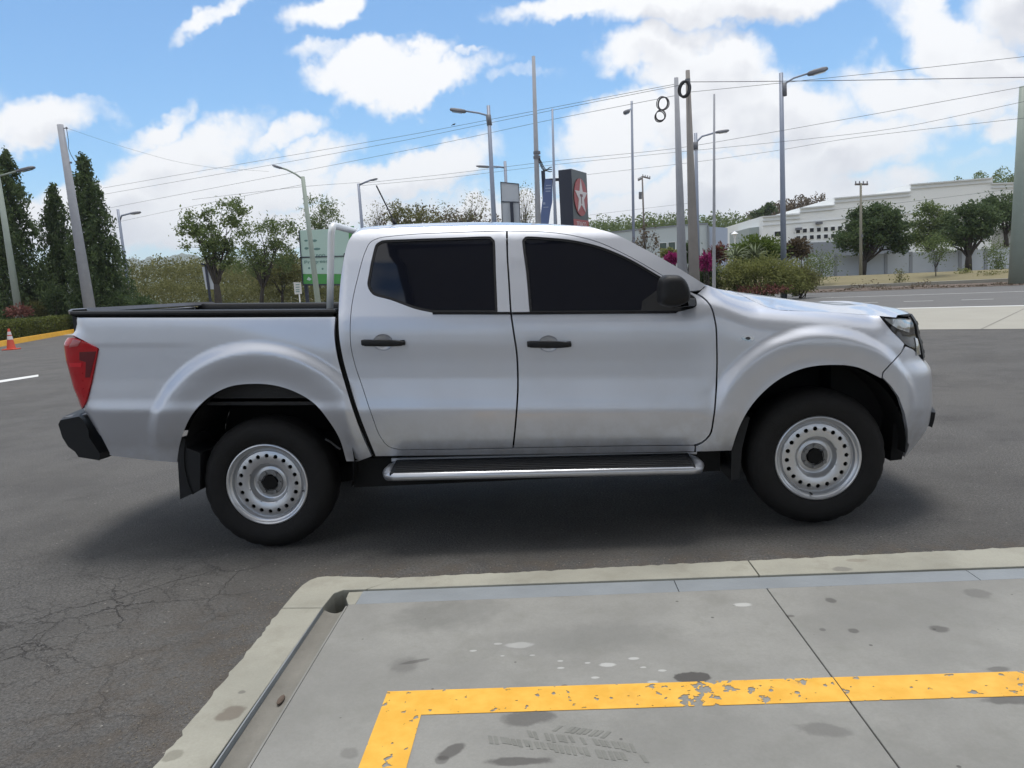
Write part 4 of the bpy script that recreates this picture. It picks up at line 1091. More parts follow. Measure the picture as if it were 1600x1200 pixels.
x0, x1 = t0[0] + .012, t1[0] - .018
pad = MB().raw([(x0, YS - .012, stepz(x0) + .006), (x1, YS - .012, stepz(x1) + .006), (x1, .11, stepz(x1) + .034), (x0, .11, stepz(x0) + .034),
                (x0, YS - .012, stepz(x0) + .024), (x1, YS - .012, stepz(x1) + .024), (x1, .11, stepz(x1) + .048), (x0, .11, stepz(x0) + .048)], [(0, 3, 2, 1), (4, 5, 6, 7), (0, 1, 5, 4), (1, 2, 6, 5), (2, 3, 7, 6), (3, 0, 4, 7)])
pad.build('tread', M['black'], step_, bevel=.004)
rb_ = MB()
for k in range(6):
    y = YS + .012 + k * .028; f = (y - YS + .012) / (.11 - YS + .012)
    rb_.raw([(x0 + .02, y, stepz(x0) + .024 + .024 * f), (x1 - .02, y, stepz(x1) + .024 + .024 * f), (x1 - .02, y + .009, stepz(x1) + .0255 + .024 * f), (x0 + .02, y + .009, stepz(x0) + .0255 + .024 * f),
             (x0 + .02, y, stepz(x0) + .028 + .024 * f), (x1 - .02, y, stepz(x1) + .028 + .024 * f), (x1 - .02, y + .009, stepz(x1) + .0295 + .024 * f), (x0 + .02, y + .009, stepz(x0) + .0295 + .024 * f)],
            [(4, 5, 6, 7), (0, 1, 5, 4), (1, 2, 6, 5), (2, 3, 7, 6), (3, 0, 4, 7)])
rb_.build('tread_rib', M['liner'], step_)
ed = MB()
z_a, z_b = stepz(x0) + .046, stepz(x1) + .046
ed.box((x0, .112, z_b - .01), (x1, .128, z_a + .012)) if False else ed.raw([(x0 - .03, .112, z_a - .01), (x1 + .05, .112, z_b - .01), (x1 + .05, .13, z_b - .01), (x0 - .03, .13, z_a - .01), (x0 - .03, .112, z_a + .012), (x1 + .05, .112, z_b + .012), (x1 + .05, .13, z_b + .012), (x0 - .03, .13, z_a + .012)], [(0, 3, 2, 1), (4, 5, 6, 7), (0, 1, 5, 4), (1, 2, 6, 5), (2, 3, 7, 6), (3, 0, 4, 7)])
ed.build('step_edge', M['steel'], step_, bevel=.003)
for fx in (.08, .5, .92):
    xx = x0 + (x1 - x0) * fx
    MB().box((xx - .03, -.02, stepz(xx) - .03), (xx + .03, .45, stepz(xx) + .01)).build('step_bracket', M['dark'], step_)
mirrored(step_)
# wheel houses, flaps, under-body
def wheelhouse(xc, zc_, r, x0, x1, nm='wheel_liner', yo=.055):
    rows = []
    for k in range(25):
        a = -x0 + (math.pi + x0 + x1) * k / 24
        ringp = [(xc + r * math.cos(a), y, zc_ + r * math.sin(a)) for y in (yo, .30, .62)]
        rows.append(ringp)
    b = MB().grid(rows)
    b.raw([(xc + r * math.cos(a), .62, zc_ + r * math.sin(a)) for a in np.linspace(-x0, math.pi + x1, 24)], [list(range(24))])
    o = b.build(nm, M['dark'], truck); mirrored(o)
wheelhouse(.045, .52, .49, .35, .35, yo=.05); wheelhouse(3.13, .44, .487, .10, .35, yo=.10)
MB().box((-.55, .45, .42), (3.55, .62, .60)).box((-.55, 1.23, .42), (3.55, 1.40, .60)).box((-.98, .45, .66), (-.5, .60, .78)).box((-.98, 1.25, .66), (-.5, 1.40, .78)).box((.55, .2, .50), (2.5, 1.65, .62)).box((-.98, .3, .74), (-.6, 1.55, .84)).box((.5, .13, .33), (2.6, 1.72, .50)).box((-.6, .42, .30), (.5, 1.43, .42)).box((2.55, .42, .30), (3.55, 1.43, .45)).box((3.3, .35, .45), (3.7, 1.5, .9)).box((2.55, .55, .5), (3.6, 1.3, 1.1)).build('chassis_light_block', M['dark'], truck)  # frame rails, plus low wide boxes added to block light under the truck
ax_ = MB().tube([(.01, .3, .384), (.01, 1.55, .384)], .05, 10).build('axle', M['dark'], truck)
MB().sphere((.01, 1.0, .38), (.16, .17, .16)).build('differential', M['dark'], ax_)
MB().tube([(3.135, .3, .39), (3.135, 1.55, .39)], .04, 8).build('axle', M['dark'], truck)
for k in range(3):
    MB().box((-.60, .42, .33 + .012 * k + .06), (.62, .48, .34 + .012 * k + .06)).build('leaf_spring', M['dark'], truck)
br = at(424, 623, .20)
o = MB().box((br[0] - .06, .19, br[2] - .03), (br[0] - .035, .21, br[2] + .03)).box((br[0] + .035, .19, br[2] - .03), (br[0] + .06, .21, br[2] + .03)).box((br[0] - .035, .195, br[2] - .028), (br[0] + .035, .205, br[2] - .008)).build('liner_bracket', M['hub'], truck)
pipe = [at(p[0], p[1], .22) for p in ((508, 686), (517, 691), (527, 699), (532, 702))]
MB().tube(pipe, .006, 6).build('brake_pipe', M['hub'], truck)
def flap(pxs, y):
    q = [at(px, py, y) for px, py in pxs]
    o = MB().prism([tuple(v) for v in q], (0, 0, 0), (0, .012, 0)); o.V = [(v[0], v[1] + .20 * 0, v[2]) for v in o.V]
    # flaps hang across the car: give them the tyre's width, leaning with the traced outline
    return o
fl_px = [(280, 684), (289, 684), (292, 700), (313, 708), (312.5, 766), (281, 780.5), (277.5, 724)]
q = [at(px, py, .06) for px, py in fl_px]
o = MB().prism([tuple(v) for v in q], (0, 0, 0), (.03, .26, 0)).build('mud_flap', M['black'], truck, bevel=.003); mirrored(o)
q = [at(px, py, .07) for px, py in ((1166, 650), (1172, 652), (1160, 700), (1156, 748), (1142, 752), (1143, 704), (1155, 668))]
o = MB().prism([tuple(v) for v in q], (0, 0, 0), (0, .26, 0)).build('mud_flap', M['black'], truck, bevel=.003); mirrored(o)
q = [at(px, py, .20) for px, py in ((1417, 672), (1413, 700), (1409, 718), (1391, 720), (1394, 690), (1396, 660))]
o = MB().prism([tuple(v) for v in q], (0, 0, 0), (0, .25, 0)).build('splash_guard', M['dark'], truck); mirrored(o)

# ---- wheels: tyre, steel rim with twenty holes, hub
def ringgrid(prof, seg=64):
    return [[(p[0] * math.cos(2 * math.pi * k / seg), p[1], p[0] * math.sin(2 * math.pi * k / seg)) for k in range(seg + 1)] for p in prof]
def make_wheel():
    w = bpy.data.objects.new('wheel', None); link(w, truck)
    RT_, SEG = .384, 96
    prof = [(.238, .012), (.246, .003), (.262, -.004), (.285, -.010), (.305, -.012), (.325, -.009), (.342, -.002), (.354, .008), (.366, .019), (.376, .034), (.382, .056), (.384, .10), (.384, .128), (.384, .156), (.380, .194), (.373, .216), (.364, .234), (.342, .258), (.305, .268), (.262, .260), (.238, .244)]
    rows = []
    for i, (r, y) in enumerate(prof):
        row = []
        for k in range(SEG + 1):
            rr = r; kk = k % SEG
            if 6 <= i <= 16 and (kk % 4 == 0): rr = r - (.0045 if i in (8, 9, 14, 15) else .002)
            if i in (11, 13): rr -= .006
            a = 2 * math.pi * k / SEG
            row.append((rr * math.cos(a), y, rr * math.sin(a)))
        rows.append(row)
    t = MB().grid(rows); 
    V = t.V
    ty = bpy.data.objects.new('tyre', None)
    ty = mesh_local('tyre', t, M['rubber'], w, .6)
    # rim: flange, well, ring with holes, dish, hub face
    rb = MB().grid(ringgrid([(.240, .030), (.240, .012), (.236, .004), (.230, .002), (.224, .006), (.219, .016), (.214, .020), (.209, .022), (.206, .032), (.203, .046), (.197, .050), (.193, .046), (.190, .036)], 72))
    rb.grid(ringgrid([(.119, .036), (.114, .039), (.108, .050), (.103, .064), (.098, .070), (.092, .072), (.086, .070), (.078, .068), (.046, .068), (.044, .085)], 72))
    # ring between r .119 and .190 with holes, filled in polar space then wrapped (in 20 sectors)
    sec = 2 * math.pi / 20
    rin, rout, rh, hr = .119, .190, .164, .0122
    def wrap(p): return (p[1] * math.cos(p[0]), .036 - .006 * math.sin(math.pi * (p[1] - rin) / (rout - rin)), p[1] * math.sin(p[0]))
    n = 8
    outer = dense_open([(0, rin), (sec, rin)], sec / n).tolist()[:-1] + dense_open([(sec, rin), (sec, rout)], .012).tolist()[:-1] + dense_open([(sec, rout), (0, rout)], sec / n).tolist()[:-1] + dense_open([(0, rout), (0, rin)], .012).tolist()[:-1]
    sc_ = 1 / rh
    hole = np.array([(sec / 2 + hr * math.cos(a) * sc_, rh + hr * math.sin(a)) for a in np.linspace(0, 2 * math.pi, 15)[:-1]])
    sx = np.array([rh, 1.0])
    VV, FF = fill(np.array(outer) * sx, [hole * sx], .012)
    VV = VV / sx
    for s_ in range(20):
        rb.raw([wrap((v[0] + s_ * sec, v[1])) for v in VV], [tuple(f) for f in FF])
        hp = [wrap((h[0] + s_ * sec, h[1])) for h in hole]
        rb.raw(hp + [(p[0], p[1] + .012, p[2]) for p in hp], [[i, (i + 1) % 14, 14 + (i + 1) % 14, 14 + i] for i in range(14)])
    rim = mesh_local('rim', rb, M['rim'], w, .5)
    drum = MB().grid(ringgrid([(.20, .12), (.20, .075), (.02, .075)], 32)); mesh_local('brake_drum', drum, M['dark'], w, .5)
    hb = MB()
    pts = [(.046 * (1.0 if k % 2 else .86) * math.cos(math.pi * k / 6), .066, .046 * (1.0 if k % 2 else .86) * math.sin(math.pi * k / 6)) for k in range(12)]
    hb.prism(pts, (0, 0, 0), (0, -.014, 0)); mesh_local('hub_cap', hb, M['dark'], w, None)
    hub = MB().grid(ringgrid([(.074, .0675), (.072, .062), (.050, .060), (.047, .067)], 48)); hubo = mesh_local('hub', hub, M['hub'], w, .5)
    for k in range(6):
        a = math.pi / 3 * k + .4
        nb = MB(); cx, cz = .060 * math.cos(a), .060 * math.sin(a)
        nb.prism([(cx + .0115 * math.cos(math.pi / 3 * j), .064, cz + .0115 * math.sin(math.pi / 3 * j)) for j in range(6)], (0, 0, 0), (0, -.018, 0))
        mesh_local('lug_nut', nb, M['hub'], w, None)
    vb = MB().tube([(.2, .035, .05), (.2, .012, .055)], .005, 6); mesh_local('valve', vb, M['black'], w, None)
    return w
def mesh_local(name, b, mat, parent, auto):
    me = bpy.data.meshes.new(name); me.from_pydata(b.V, [], b.F); me.materials.append(mat)
    bm = bmesh.new(); bm.from_mesh(me); bmesh.ops.remove_doubles(bm, verts=bm.verts, dist=1e-5); bmesh.ops.recalc_face_normals(bm, faces=bm.faces)
    if auto:
        for e in bm.edges: e.smooth = not (len(e.link_faces) == 2 and e.calc_face_angle(0) > auto)
        for f in bm.faces: f.smooth = True
    bm.to_mesh(me); bm.free()
    return link(bpy.data.objects.new(name, me), parent)
wheel = make_wheel()
def place_wheel(w, x, y, z, flip, spin):
    # children of the truck: location relative to its base
    w.location = (x - 1.5, y - MID, z)
    w.rotation_euler = (0, spin, math.pi if flip else 0)
spots = [(.013, .068, .384, False, .5), (3.128, .068, .390, False, 2.0), (.013, 1.85 - .068, .384, True, .2), (3.128, 1.85 - .068, .390, True, 1.1)]
for i, sp in enumerate(spots):
    if i == 0: w = wheel
    else:
        w = wheel.copy(); link(w); w.parent = truck
        for ch in wheel.children:
            c = ch.copy(); link(c); c.parent = w
    place_wheel(w, *sp)

# ------------------------------------------------------------------ plants
def leaves(cen, size, nrm_bias=None, aspect=2.0, droop=0.0, seed=0):
    """one rhombus leaf per centre; returns vertices, faces"""
    r = np.random.default_rng(seed); n = len(cen)
    d = r.normal(size=(n, 3)); d[:, 2] -= droop * 1.5; d /= np.linalg.norm(d, axis=1)[:, None]
    a = r.normal(size=(n, 3)); b = np.cross(d, a); b /= np.linalg.norm(b, axis=1)[:, None] + 1e-9
    sz = size * r.uniform(.6, 1.35, size=(n, 1))
    k = np.cross(d, b)
    p0 = cen - d * sz * .5; p2 = cen + d * sz * .5
    p1 = cen + b * sz / aspect * .5 + k * sz * .12; p3 = cen - b * sz / aspect * .5 + k * sz * .12
    V = np.stack([p0, p1, p2, p3], 1).reshape(-1, 3)
    F = np.arange(4 * n).reshape(n, 4)
    return V, F
def leaf_obj(name, cen, size, mat, parent=None, aspect=2.0, droop=0.0, seed=0, origin=None):
    V, F = leaves(cen, size, None, aspect, droop, seed)
    return mesh_obj(name, V, F, mat, parent, origin=origin)
M['l_dark'] = leafmat('conifer_needles', (0.033, 0.057, 0.024), (0.133, 0.186, 0.069), 0.35)
M['l_mid'] = leafmat('green_leaves', (0.068, 0.104, 0.037), (0.220, 0.273, 0.101), 0.45)
M['l_olive'] = leafmat('olive_leaves', (0.090, 0.099, 0.036), (0.241, 0.235, 0.090), 0.35)
M['l_hedge'] = leafmat('hedge_leaves', (0.030, 0.046, 0.012), (0.156, 0.180, 0.036), .2)
M['l_dry'] = leafmat('dry_leaves', (0.072, 0.054, 0.036), (0.187, 0.143, 0.088), .15)
M['l_deep'] = leafmat('deep_green_leaves', (0.040, 0.070, 0.030), (0.125, 0.174, 0.067), 0.35)
M['l_bright'] = leafmat('bright_green_leaves', (0.055, 0.095, 0.018), (0.190, 0.245, 0.060), .3)
M['l_yellow'] = leafmat('yellow_green_leaves', (0.12, 0.14, 0.042), (0.32, 0.33, 0.12), .4)
M['l_red'] = leafmat('reddish_leaves', (0.10, 0.035, 0.030), (0.26, 0.11, 0.085), .2)
M['l_pink'] = leafmat('magenta_bracts', (0.20, 0.012, 0.085), (0.46, 0.045, 0.22), .25)
M['l_agave'] = leafmat('agave_blades', (0.091, 0.119, 0.059), (0.247, 0.277, 0.165), .1)
M['twig'] = simple('twigs', (0.085, 0.072, 0.06), 0.9, var=.3)

def tree(name, label, cat, px, pbase, Y, blobs, nleaf, lsize, lmat, trunk_r=.16, group=None, base=None, clump=.45, limbs=14, fork=.35, seed=1, tw=True, bark=None, lean=0):
    """blobs: crown ellipsoids in photo pixels (cx, cy, rx, ry); depth radius follows the width"""
    r = np.random.default_rng(seed)
    base = at(px, pbase, Y) if base is None else np.array(base, float)
    if base[2] > .0: base = base.copy()
    root = empty(name, base, label, cat, group)
    m = mpp(px, pbase, Y)
    bl = []
    for (cx, cy, rx, ry) in blobs:
        c = at(cx, cy, Y); bl.append((c, np.array([rx * m, rx * m * .8, ry * m])))
    vol = np.array([b[1].prod() for b in bl]) ** .8; vol /= vol.sum()
    # branch tips
    tips = []
    for k in range(limbs * 4):
        c, rad = bl[r.choice(len(bl), p=vol)]
        v = r.normal(size=3); v /= np.linalg.norm(v); tips.append(c + v * rad * r.uniform(.35, 1.0) ** .5)
    tips = np.array(tips)
    fork_z = base + (np.mean([b[0] for b in bl], axis=0) - base) * fork; 
    tk = MB(); tk.tube([base - [0, 0, .3], base + (fork_z - base) * .5 + r.normal(size=3) * trunk_r * .2, fork_z], [trunk_r * 1.15, trunk_r, trunk_r * .8], 9)
    tk.build('trunk', bark or M['bark'], root, smooth=True)
    br = MB()
    for k in range(limbs):
        t = tips[k]; d = t - fork_z; mid = fork_z + d * .5 + np.array([0, 0, .10]) * np.linalg.norm(d) + r.normal(size=3) * .05 * np.linalg.norm(d)
        w = trunk_r * r.uniform(.3, .55)
        br.tube([fork_z - [0, 0, trunk_r], fork_z + d * .22 + r.normal(size=3) * .04, mid, t], [w, w * .8, w * .5, w * .15], 5)
        if tw:
            for q in tips[limbs + 3 * k: limbs + 3 * k + 3]:
                if np.linalg.norm(q - mid) < np.linalg.norm(d): br.tube([mid, (mid + q) / 2 + r.normal(size=3) * .05, q], [w * .35, w * .2, w * .06], 4)
    o = br.build('branches', bark or M['bark'], root, smooth=True); o['kind'] = 'stuff'
    rc = np.mean([b[1].mean() for b in bl]) * clump
    ci = r.integers(0, len(tips), nleaf)
    cen = tips[ci] + r.normal(size=(nleaf, 3)) * rc * r.uniform(.3, 1.0, size=(nleaf, 1)) * np.array([1, 1, .75])
    if nleaf: leaf_obj('crown', cen, lsize, lmat, root, seed=seed)
    return root

def conifer(label, px, ptop, Y, halfw, seed, n=26000, pbase=495, ptx=None):
    r = np.random.default_rng(seed)
    base = at(px, pbase, Y); top = at(ptx if ptx else px, ptop, Y); m = mpp(px, pbase, Y); R0 = halfw * m
    base[2] = .1
    H = top[2] - base[2]
    root = empty('conifer_tree', base, label, 'tree', 'tall dark conifers behind the hedge')
    ax = (top - base)
    MB().tube([base - [0, 0, .2], base + ax * .5, top - ax * .01], [.16, .10, .015], 8).build('trunk', M['bark'], root)
    cen = []; bb = MB()
    nb = 210
    for k in range(nb):
        t = (k + r.random()) / nb; t = t ** .92
        a = r.uniform(0, 6.283); Rr = 1.14 * R0 * (1 - t) ** .60 * (.50 + .5 * min(1, t * 7 + .6)) * r.uniform(.55, 1.12) + .09
        o = base + ax * (.03 + .97 * t)
        d = np.array([math.cos(a), math.sin(a), 0])
        L_ = Rr * 1.05
        nl = int(n / nb * (.25 + 1.1 * (1 - t)))
        s_ = r.random(nl) ** .7
        p = o + np.outer(s_ * L_, d) + np.outer(.30 * L_ * np.sin(s_ * 1.6) - .85 * L_ * s_ ** 2, [0, 0, 1])
        p += r.normal(size=(nl, 3)) * np.array([.10, .10, .16]) * (1 + .5 * (1 - t))
        p[:, 2] -= np.abs(r.normal(size=nl)) * .22 * s_
        cen.append(p)
        if k % 3 == 0: bb.tube([o, o + d * L_ * .5 + [0, 0, .05 * L_], o + d * L_ * .9 - [0, 0, .5 * L_]], [.03, .02, .008], 4)
    o = bb.build('branches', M['bark'], root); o['kind'] = 'stuff'
    leaf_obj('crown', np.concatenate(cen), .26, M['l_dark'], root, aspect=2.4, droop=.8, seed=seed)
    # bare leader with a few sprays
    return root
def bush(name, label, cat, cx, cy, rx, ry, Y, n, lsize, lmat, seed, group=None, stems=True, blobs=None, aspect=2.0, ground=True):
    r = np.random.default_rng(seed)
    m = mpp(cx, cy, Y); c = at(cx, cy, Y)
    b = np.array([c[0], c[1], 0.0 if ground is True else (c[2] - ry * m if ground is False else ground)])
    root = empty(name, b, label, cat, group)
    pts = []
    for (ox, oy, sx, sy) in (blobs or [(0, 0, 1, 1), (-.45, .25, .5, .6), (.45, .2, .55, .65), (.1, -.3, .6, .6)]):
        nn = int(n * sx * sy / sum(q[2] * q[3] for q in (blobs or [(0, 0, 1, 1), (-.45, .25, .5, .6), (.45, .2, .55, .65), (.1, -.3, .6, .6)])))
        cc = at(cx + ox * rx, cy + oy * ry, Y)
        v = r.normal(size=(nn, 3)); v /= np.linalg.norm(v, axis=1)[:, None]
        rad = r.uniform(.25, 1, size=(nn, 1)) ** .45
        lump = 1 + .30 * np.sin(v[:, :1] * 7 + ox * 9) * np.cos(v[:, 2:] * 6 + seed) + .17 * r.normal(size=(nn, 1))
        pts.append(cc + v * rad * lump * np.array([rx * sx * m, rx * sx * m * .8, ry * sy * m]))
    pts = np.concatenate(pts); pts[:, 2] = np.maximum(pts[:, 2], b[2] + .03)
    if stems:
        st = MB()
        for k in range(9):
            t = pts[r.integers(len(pts))]; st.tube([b + r.normal(size=3) * [.1, .1, 0] - [0, 0, .05], (b + t) / 2 + r.normal(size=3) * .05, t], [.03, .02, .006], 5)
        o = st.build('stems', M['bark'], root); o['kind'] = 'stuff'
    leaf_obj('foliage', pts, lsize, lmat, root, aspect=aspect, seed=seed)
    return root

# ---- left: the planted island
hA, hB = yk0 - kd * 14 + kn * .35, yk0 + kd * 30 + kn * .35
hedge = empty('hedge', (hA + hB) / 2, 'low clipped green hedge along the yellow kerb', 'hedge')
hh = .98; L_h = np.linalg.norm(hB - hA); n = 30000
q = rng.random((n, 3)); f = rng.integers(0, 4, n)
side = np.where(f < 2, 0.0, q[:, 1]); topz = np.where(f < 2, q[:, 2], 1.0)
P = hA + np.outer(q[:, 0] * L_h, kd) + np.outer(side * 1.0, kn) + np.outer(topz * hh + .08, [0, 0, 1]) + rng.normal(size=(n, 3)) * .045
leaf_obj('foliage', P, .11, M['l_hedge'], hedge, seed=3)
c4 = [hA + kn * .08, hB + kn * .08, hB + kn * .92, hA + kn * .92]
MB().raw([(*p[:2], .05) for p in c4] + [(*p[:2], hh) for p in c4], [(4, 5, 6, 7), (0, 1, 5, 4), (1, 2, 6, 5), (2, 3, 7, 6), (3, 0, 4, 7)]).build('dark_core', simple('hedge_inside', (.02, .022, .012), .95, var=.4, scale=5), hedge)  # plain dark box filling the hedge behind the leaves

conifer('tall dark conifer leftmost in the row, behind the dark street lamp arm', 22, 238, 47, 62, 11, ptx=8)
conifer('shorter dark conifer between the two tall ones, left of the concrete pole', 92, 290, 50, 42, 12, n=19000, ptx=82)
conifer('tall dark conifer just right of the leaning concrete pole', 163, 243, 47, 50, 13, ptx=128)
conifer('dark conifer cut off by the left edge of the photo', -48, 330, 52, 55, 14, n=16000)
bush('red_leaf_plant', 'small red leaved plant behind the hedge at the foot of the lamp pole', 'plant', 30, 486, 20, 10, 42, 350, .22, M['l_red'], 21)
for k, (cx, cy, rx, ry, lb) in enumerate([(86, 470, 17, 26, 'rounded green shrub behind the hedge under the shorter conifer'), (133, 473, 22, 20, 'rounded green shrub in front of the foot of the concrete pole'),
                                          (182, 475, 26, 17, 'clipped green shrub left of the small street lamp'), (222, 478, 22, 14, 'low clipped green shrub right of the small street lamp'), (55, 483, 22, 14, 'low dull shrub above the hedge near the traffic cone')]):
    bush('shrub', lb, 'shrub', cx, cy, rx, ry, 46, 2200, .16, M['l_deep'] if k != 4 else M['l_olive'], 30 + k, 'shrubs behind the hedge')

# ---- poles and lamps
def from_px(top, bot, Y):                              # a pole standing on the ground under the traced stretch
    a, b = at(*top, Y), at(*bot, Y)
    d = (a - b) / (a[2] - b[2])
    return a, b - d * (b[2]), d
def pole(name, label, cat, top, bot, Y, w0, w1, mat, group=None, seg=12, bands=0):
    a, b, d = from_px(top, bot, Y)
    r1 = w1 * mpp(*bot, Y) / 2; r0 = w0 * mpp(*top, Y) / 2
    zb = at(*bot, Y)[2]
    rb = r1 + (r1 - r0) / (a[2] - zb) * zb if a[2] - zb > .1 else r1
    o = empty(name, b, label, cat, group)
    MB().tube([b, b + (a - b) * .5, a], [rb, (rb + r0) / 2, r0], seg).build('pole', mat, o, smooth=True)
    for k in range(bands):
        p = a + (b - a) * (.05 + .07 * k)
        MB().tube([p, p - d * .10], r0 * 1.25, 10).build('clamp', M['lamp_head'], o)
    return o, a, b, d, r0
def lamp(label, top, bot, Y, w0, w1, mat, arm_px, head_px, group='street lamps', joint=None, headw=5, back=0.0):
    """street lamp: pole, bent arm, flat head. arm_px: polyline from pole to head; head_px: the two ends of the head"""
    o, a, b, d, r0 = pole('street_lamp', label, 'street lamp', top, bot, Y, w0, w1, mat, group)
    m = mpp(*top, Y)
    pts = [at(*p, Y - back * i / max(1, len(arm_px) - 1)) for i, p in enumerate(arm_px)]
    MB().tube(pts, max(.022, 1.4 * m), 8).build('arm', mat, o, smooth=True)
    if joint: 
        j0, j1 = at(*joint[0], Y), at(*joint[1], Y); MB().tube([j0, j1], r0 * 1.5, 10).build('collar', M['lamp_head'], o, smooth=True)
    h0, h1 = at(*head_px[0], Y - back), at(*head_px[1], Y - back)
    ax_ = h1 - h0; L_ = np.linalg.norm(ax_); ax_ /= L_
    sd_ = np.array([0, 1.0, 0]); up_ = np.cross(sd_, ax_); up_ *= np.sign(up_[2])
    hw = max(.12, L_ * .17); ht = headw * m / 2
    rows = []
    for t, kw, kh in ((0, .45, .55), (.08, .8, .85), (.3, 1, 1), (.75, 1, .95), (.95, .8, .7), (1, .5, .4)):
        p = h0 + ax_ * L_ * t
        rows.append([tuple(p + sd_ * hw * kw * x + up_ * ht * kh * y) for x, y in ((-1, -.5), (-.9, .6), (-.5, 1), (.5, 1), (.9, .6), (1, -.5), (.7, -.9), (-.7, -.9), (-1, -.5))])
    hb = MB().grid(rows); hb.F += [list(range(8)), [5 * 9 + k for k in range(8)]]
    h = hb.build('lamp_head', M['lamp_head'], o, autosmooth=.9)
    p0, p1 = h0 + ax_ * L_ * .25 - up_ * ht * .9, h0 + ax_ * L_ * .85 - up_ * ht * .9
    MB().raw([tuple(p + s_ * sd_ * hw * .6 - up_ * dz) for dz in (0, .02) for p, s_ in ((p0, -1), (p0, 1), (p1, 1), (p1, -1))], [(0, 1, 2, 3), (7, 6, 5, 4), (0, 4, 5, 1), (1, 5, 6, 2), (2, 6, 7, 3), (3, 7, 4, 0)]).build('lens', M['lens'], h)
    return o
P_ = M['steel_pole']; GP = M['grn_pole']
lamp('grey street lamp cut by the left edge of the photo, dark arm reaching right', (-6, 262), (28, 480), 43, 7, 11, M['grn_pole'], [(-4, 276), (10, 272), (28, 267)], [(26, 268), (54, 261)], headw=5)
cp, ca, cb, cdv, cr_ = pole('utility_pole', 'thick pale concrete utility pole leaning left between the dark conifers', 'utility pole', (94, 195), (137, 462), 44, 9.5, 17, M['conc_pole'], 'utility poles')
for (px, py) in ((104, 200), (111, 254)):
    e0 = at(px, py, 44); e1 = at(px - 8, py + 1, 44)
    MB().tube([e1, e0], .03, 6).sphere(e0, .07, 8, 5).build('insulator', M['lamp_head'], cp)
wire_drop = [at(*p, 44) for p in ((104, 201), (107, 220), (107, 232), (111, 242), (120, 257))]
MB().tube(wire_drop, .018, 5).build('drop_wire', M['cable'], cp)
lamp('small distant street lamp with arm to the right, right of the tall conifer', (184, 327), (202, 457), 62, 4, 5, M['steel_pole'], [(187, 345), (190, 337), (205, 333)], [(204, 334), (220, 331.5)], headw=4)
lamp('street lamp on a green pole with arm rising left, in front of the green sign', (473, 276), (497, 474), 33, 6, 9, M['grn_pole'], [(473, 280), (462, 272), (448, 265), (437, 261.5)], [(441, 263), (426, 258.5)], headw=3.5)
lamp('small street lamp with arm rising right, just above the roll bar', (560, 287), (566, 357), 44, 4, 5, M['steel_pole'], [(562, 289), (570, 285), (580, 281)], [(579, 282), (590, 279)], headw=2.5)
lamp('grey street lamp with its head to the left, behind the truck roof', (763, 165), (772, 346), 34, 5.5, 8, P_, [(764, 186), (760, 180), (748, 176.5), (727, 173.5)], [(728, 174.5), (703, 171)], joint=((763, 180), (765, 196)), headw=6)
lamp('grey street lamp half hidden behind the white sign board', (789, 252), (793, 340), 45, 4.5, 5.5, P_, [(788, 262), (780, 260.5), (768, 260.5)], [(768, 261), (744, 259.5)], headw=3)
tp_, *_ = pole('concrete_pole', 'tallest bare concrete pole, beside the blue banner', 'pole', (833.5, 88), (841, 347), 31, 5.5, 9, M['conc_pole'], 'bare poles', bands=0)
for yy_, w in ((241, 11), (248, 9)):
    p = at(839, yy_, 31); MB().tube([p, p + [0, 0, .12]], .16, 10).build('clamp', M['lamp_head'], tp_)
for k in range(3):
    c0 = at(841, 245 + 3 * k, 31); c1 = at(862, 262 + 2 * k, 30.4)
    pts = [c0 + (c1 - c0) * t + np.array([0, 0, -.25 * math.sin(math.pi * t) + .05 * math.sin(9 * t + k)]) for t in np.linspace(0, 1, 9)]
    MB().tube(pts, .022, 5).build('slack_cable', M['cable'], tp_)
pole('thin_pole', 'thin grey pole in front of the gap between banner and fuel sign', 'pole', (863, 170), (867.5, 348), 27, 3, 5, P_, 'bare poles')
l_ = lamp('grey street lamp pole seen from behind with a short head on its left', (987, 158), (990, 372), 33, 3.5, 4.5, P_, [(986, 170), (982, 173)], [(984, 173), (974, 177)], back=1.2, headw=6)
pole('concrete_pole', 'left one of the two thick poles standing close together, without cable coil', 'pole', (1056.5, 121.5), (1066, 425), 29, 6.5, 15, M['conc_pole'], 'bare poles')
bp, ba, bb_, bd, br0 = pole('concrete_pole', 'thick brownish pole with the black cable coil near its top', 'pole', (1074.5, 110), (1085, 440), 28, 6.5, 17, simple('weathered_pole', (.215, .20, .19), .85, var=.25, scale=1.5), 'bare poles')
for py in (126, 129): p = at(1074.5, py, 28); MB().tube([p, p + [0, 0, .06]], br0 * 1.3, 10).build('clamp', M['lamp_head'], bp)
def coil(name, label, c, rx, ry, tilt, Y, loops, rad, group):
    m = mpp(*c, Y); o3 = at(*c, Y)
    o = empty(name, o3, label, 'cable coil', group)
    for k in range(loops):
        j = rng.normal(size=2) * .035 * (k > 0); rr = 1 + rng.normal() * .04 * (k > 0)
        pts = [o3 + np.array([m * (rx * rr * math.cos(a) * math.cos(tilt) - ry * rr * math.sin(a) * math.sin(tilt)) + j[0], .03 * k + .03 * math.sin(2 * a), m * (rx * rr * math.cos(a) * math.sin(tilt) + ry * rr * math.sin(a) * math.cos(tilt)) + j[1]]) for a in np.linspace(0, 2 * math.pi, 25)]
        MB().tube(pts, rad, 6, cap=False).build('cable_loop', M['cable'], o, smooth=True)
    return o
coil('cable_coil', 'black coil of spare cable tied near the top of the brownish pole', (1069.5, 138.5), 7.5, 11.5, -.25, 27.6, 4, .035, 'cable coils')
coil('cable_coil', 'upper ring of the figure of eight cable hanging left of the two thick poles', (1036, 161.5), 8, 9.5, -.2, 28.6, 3, .018, 'cable coils')
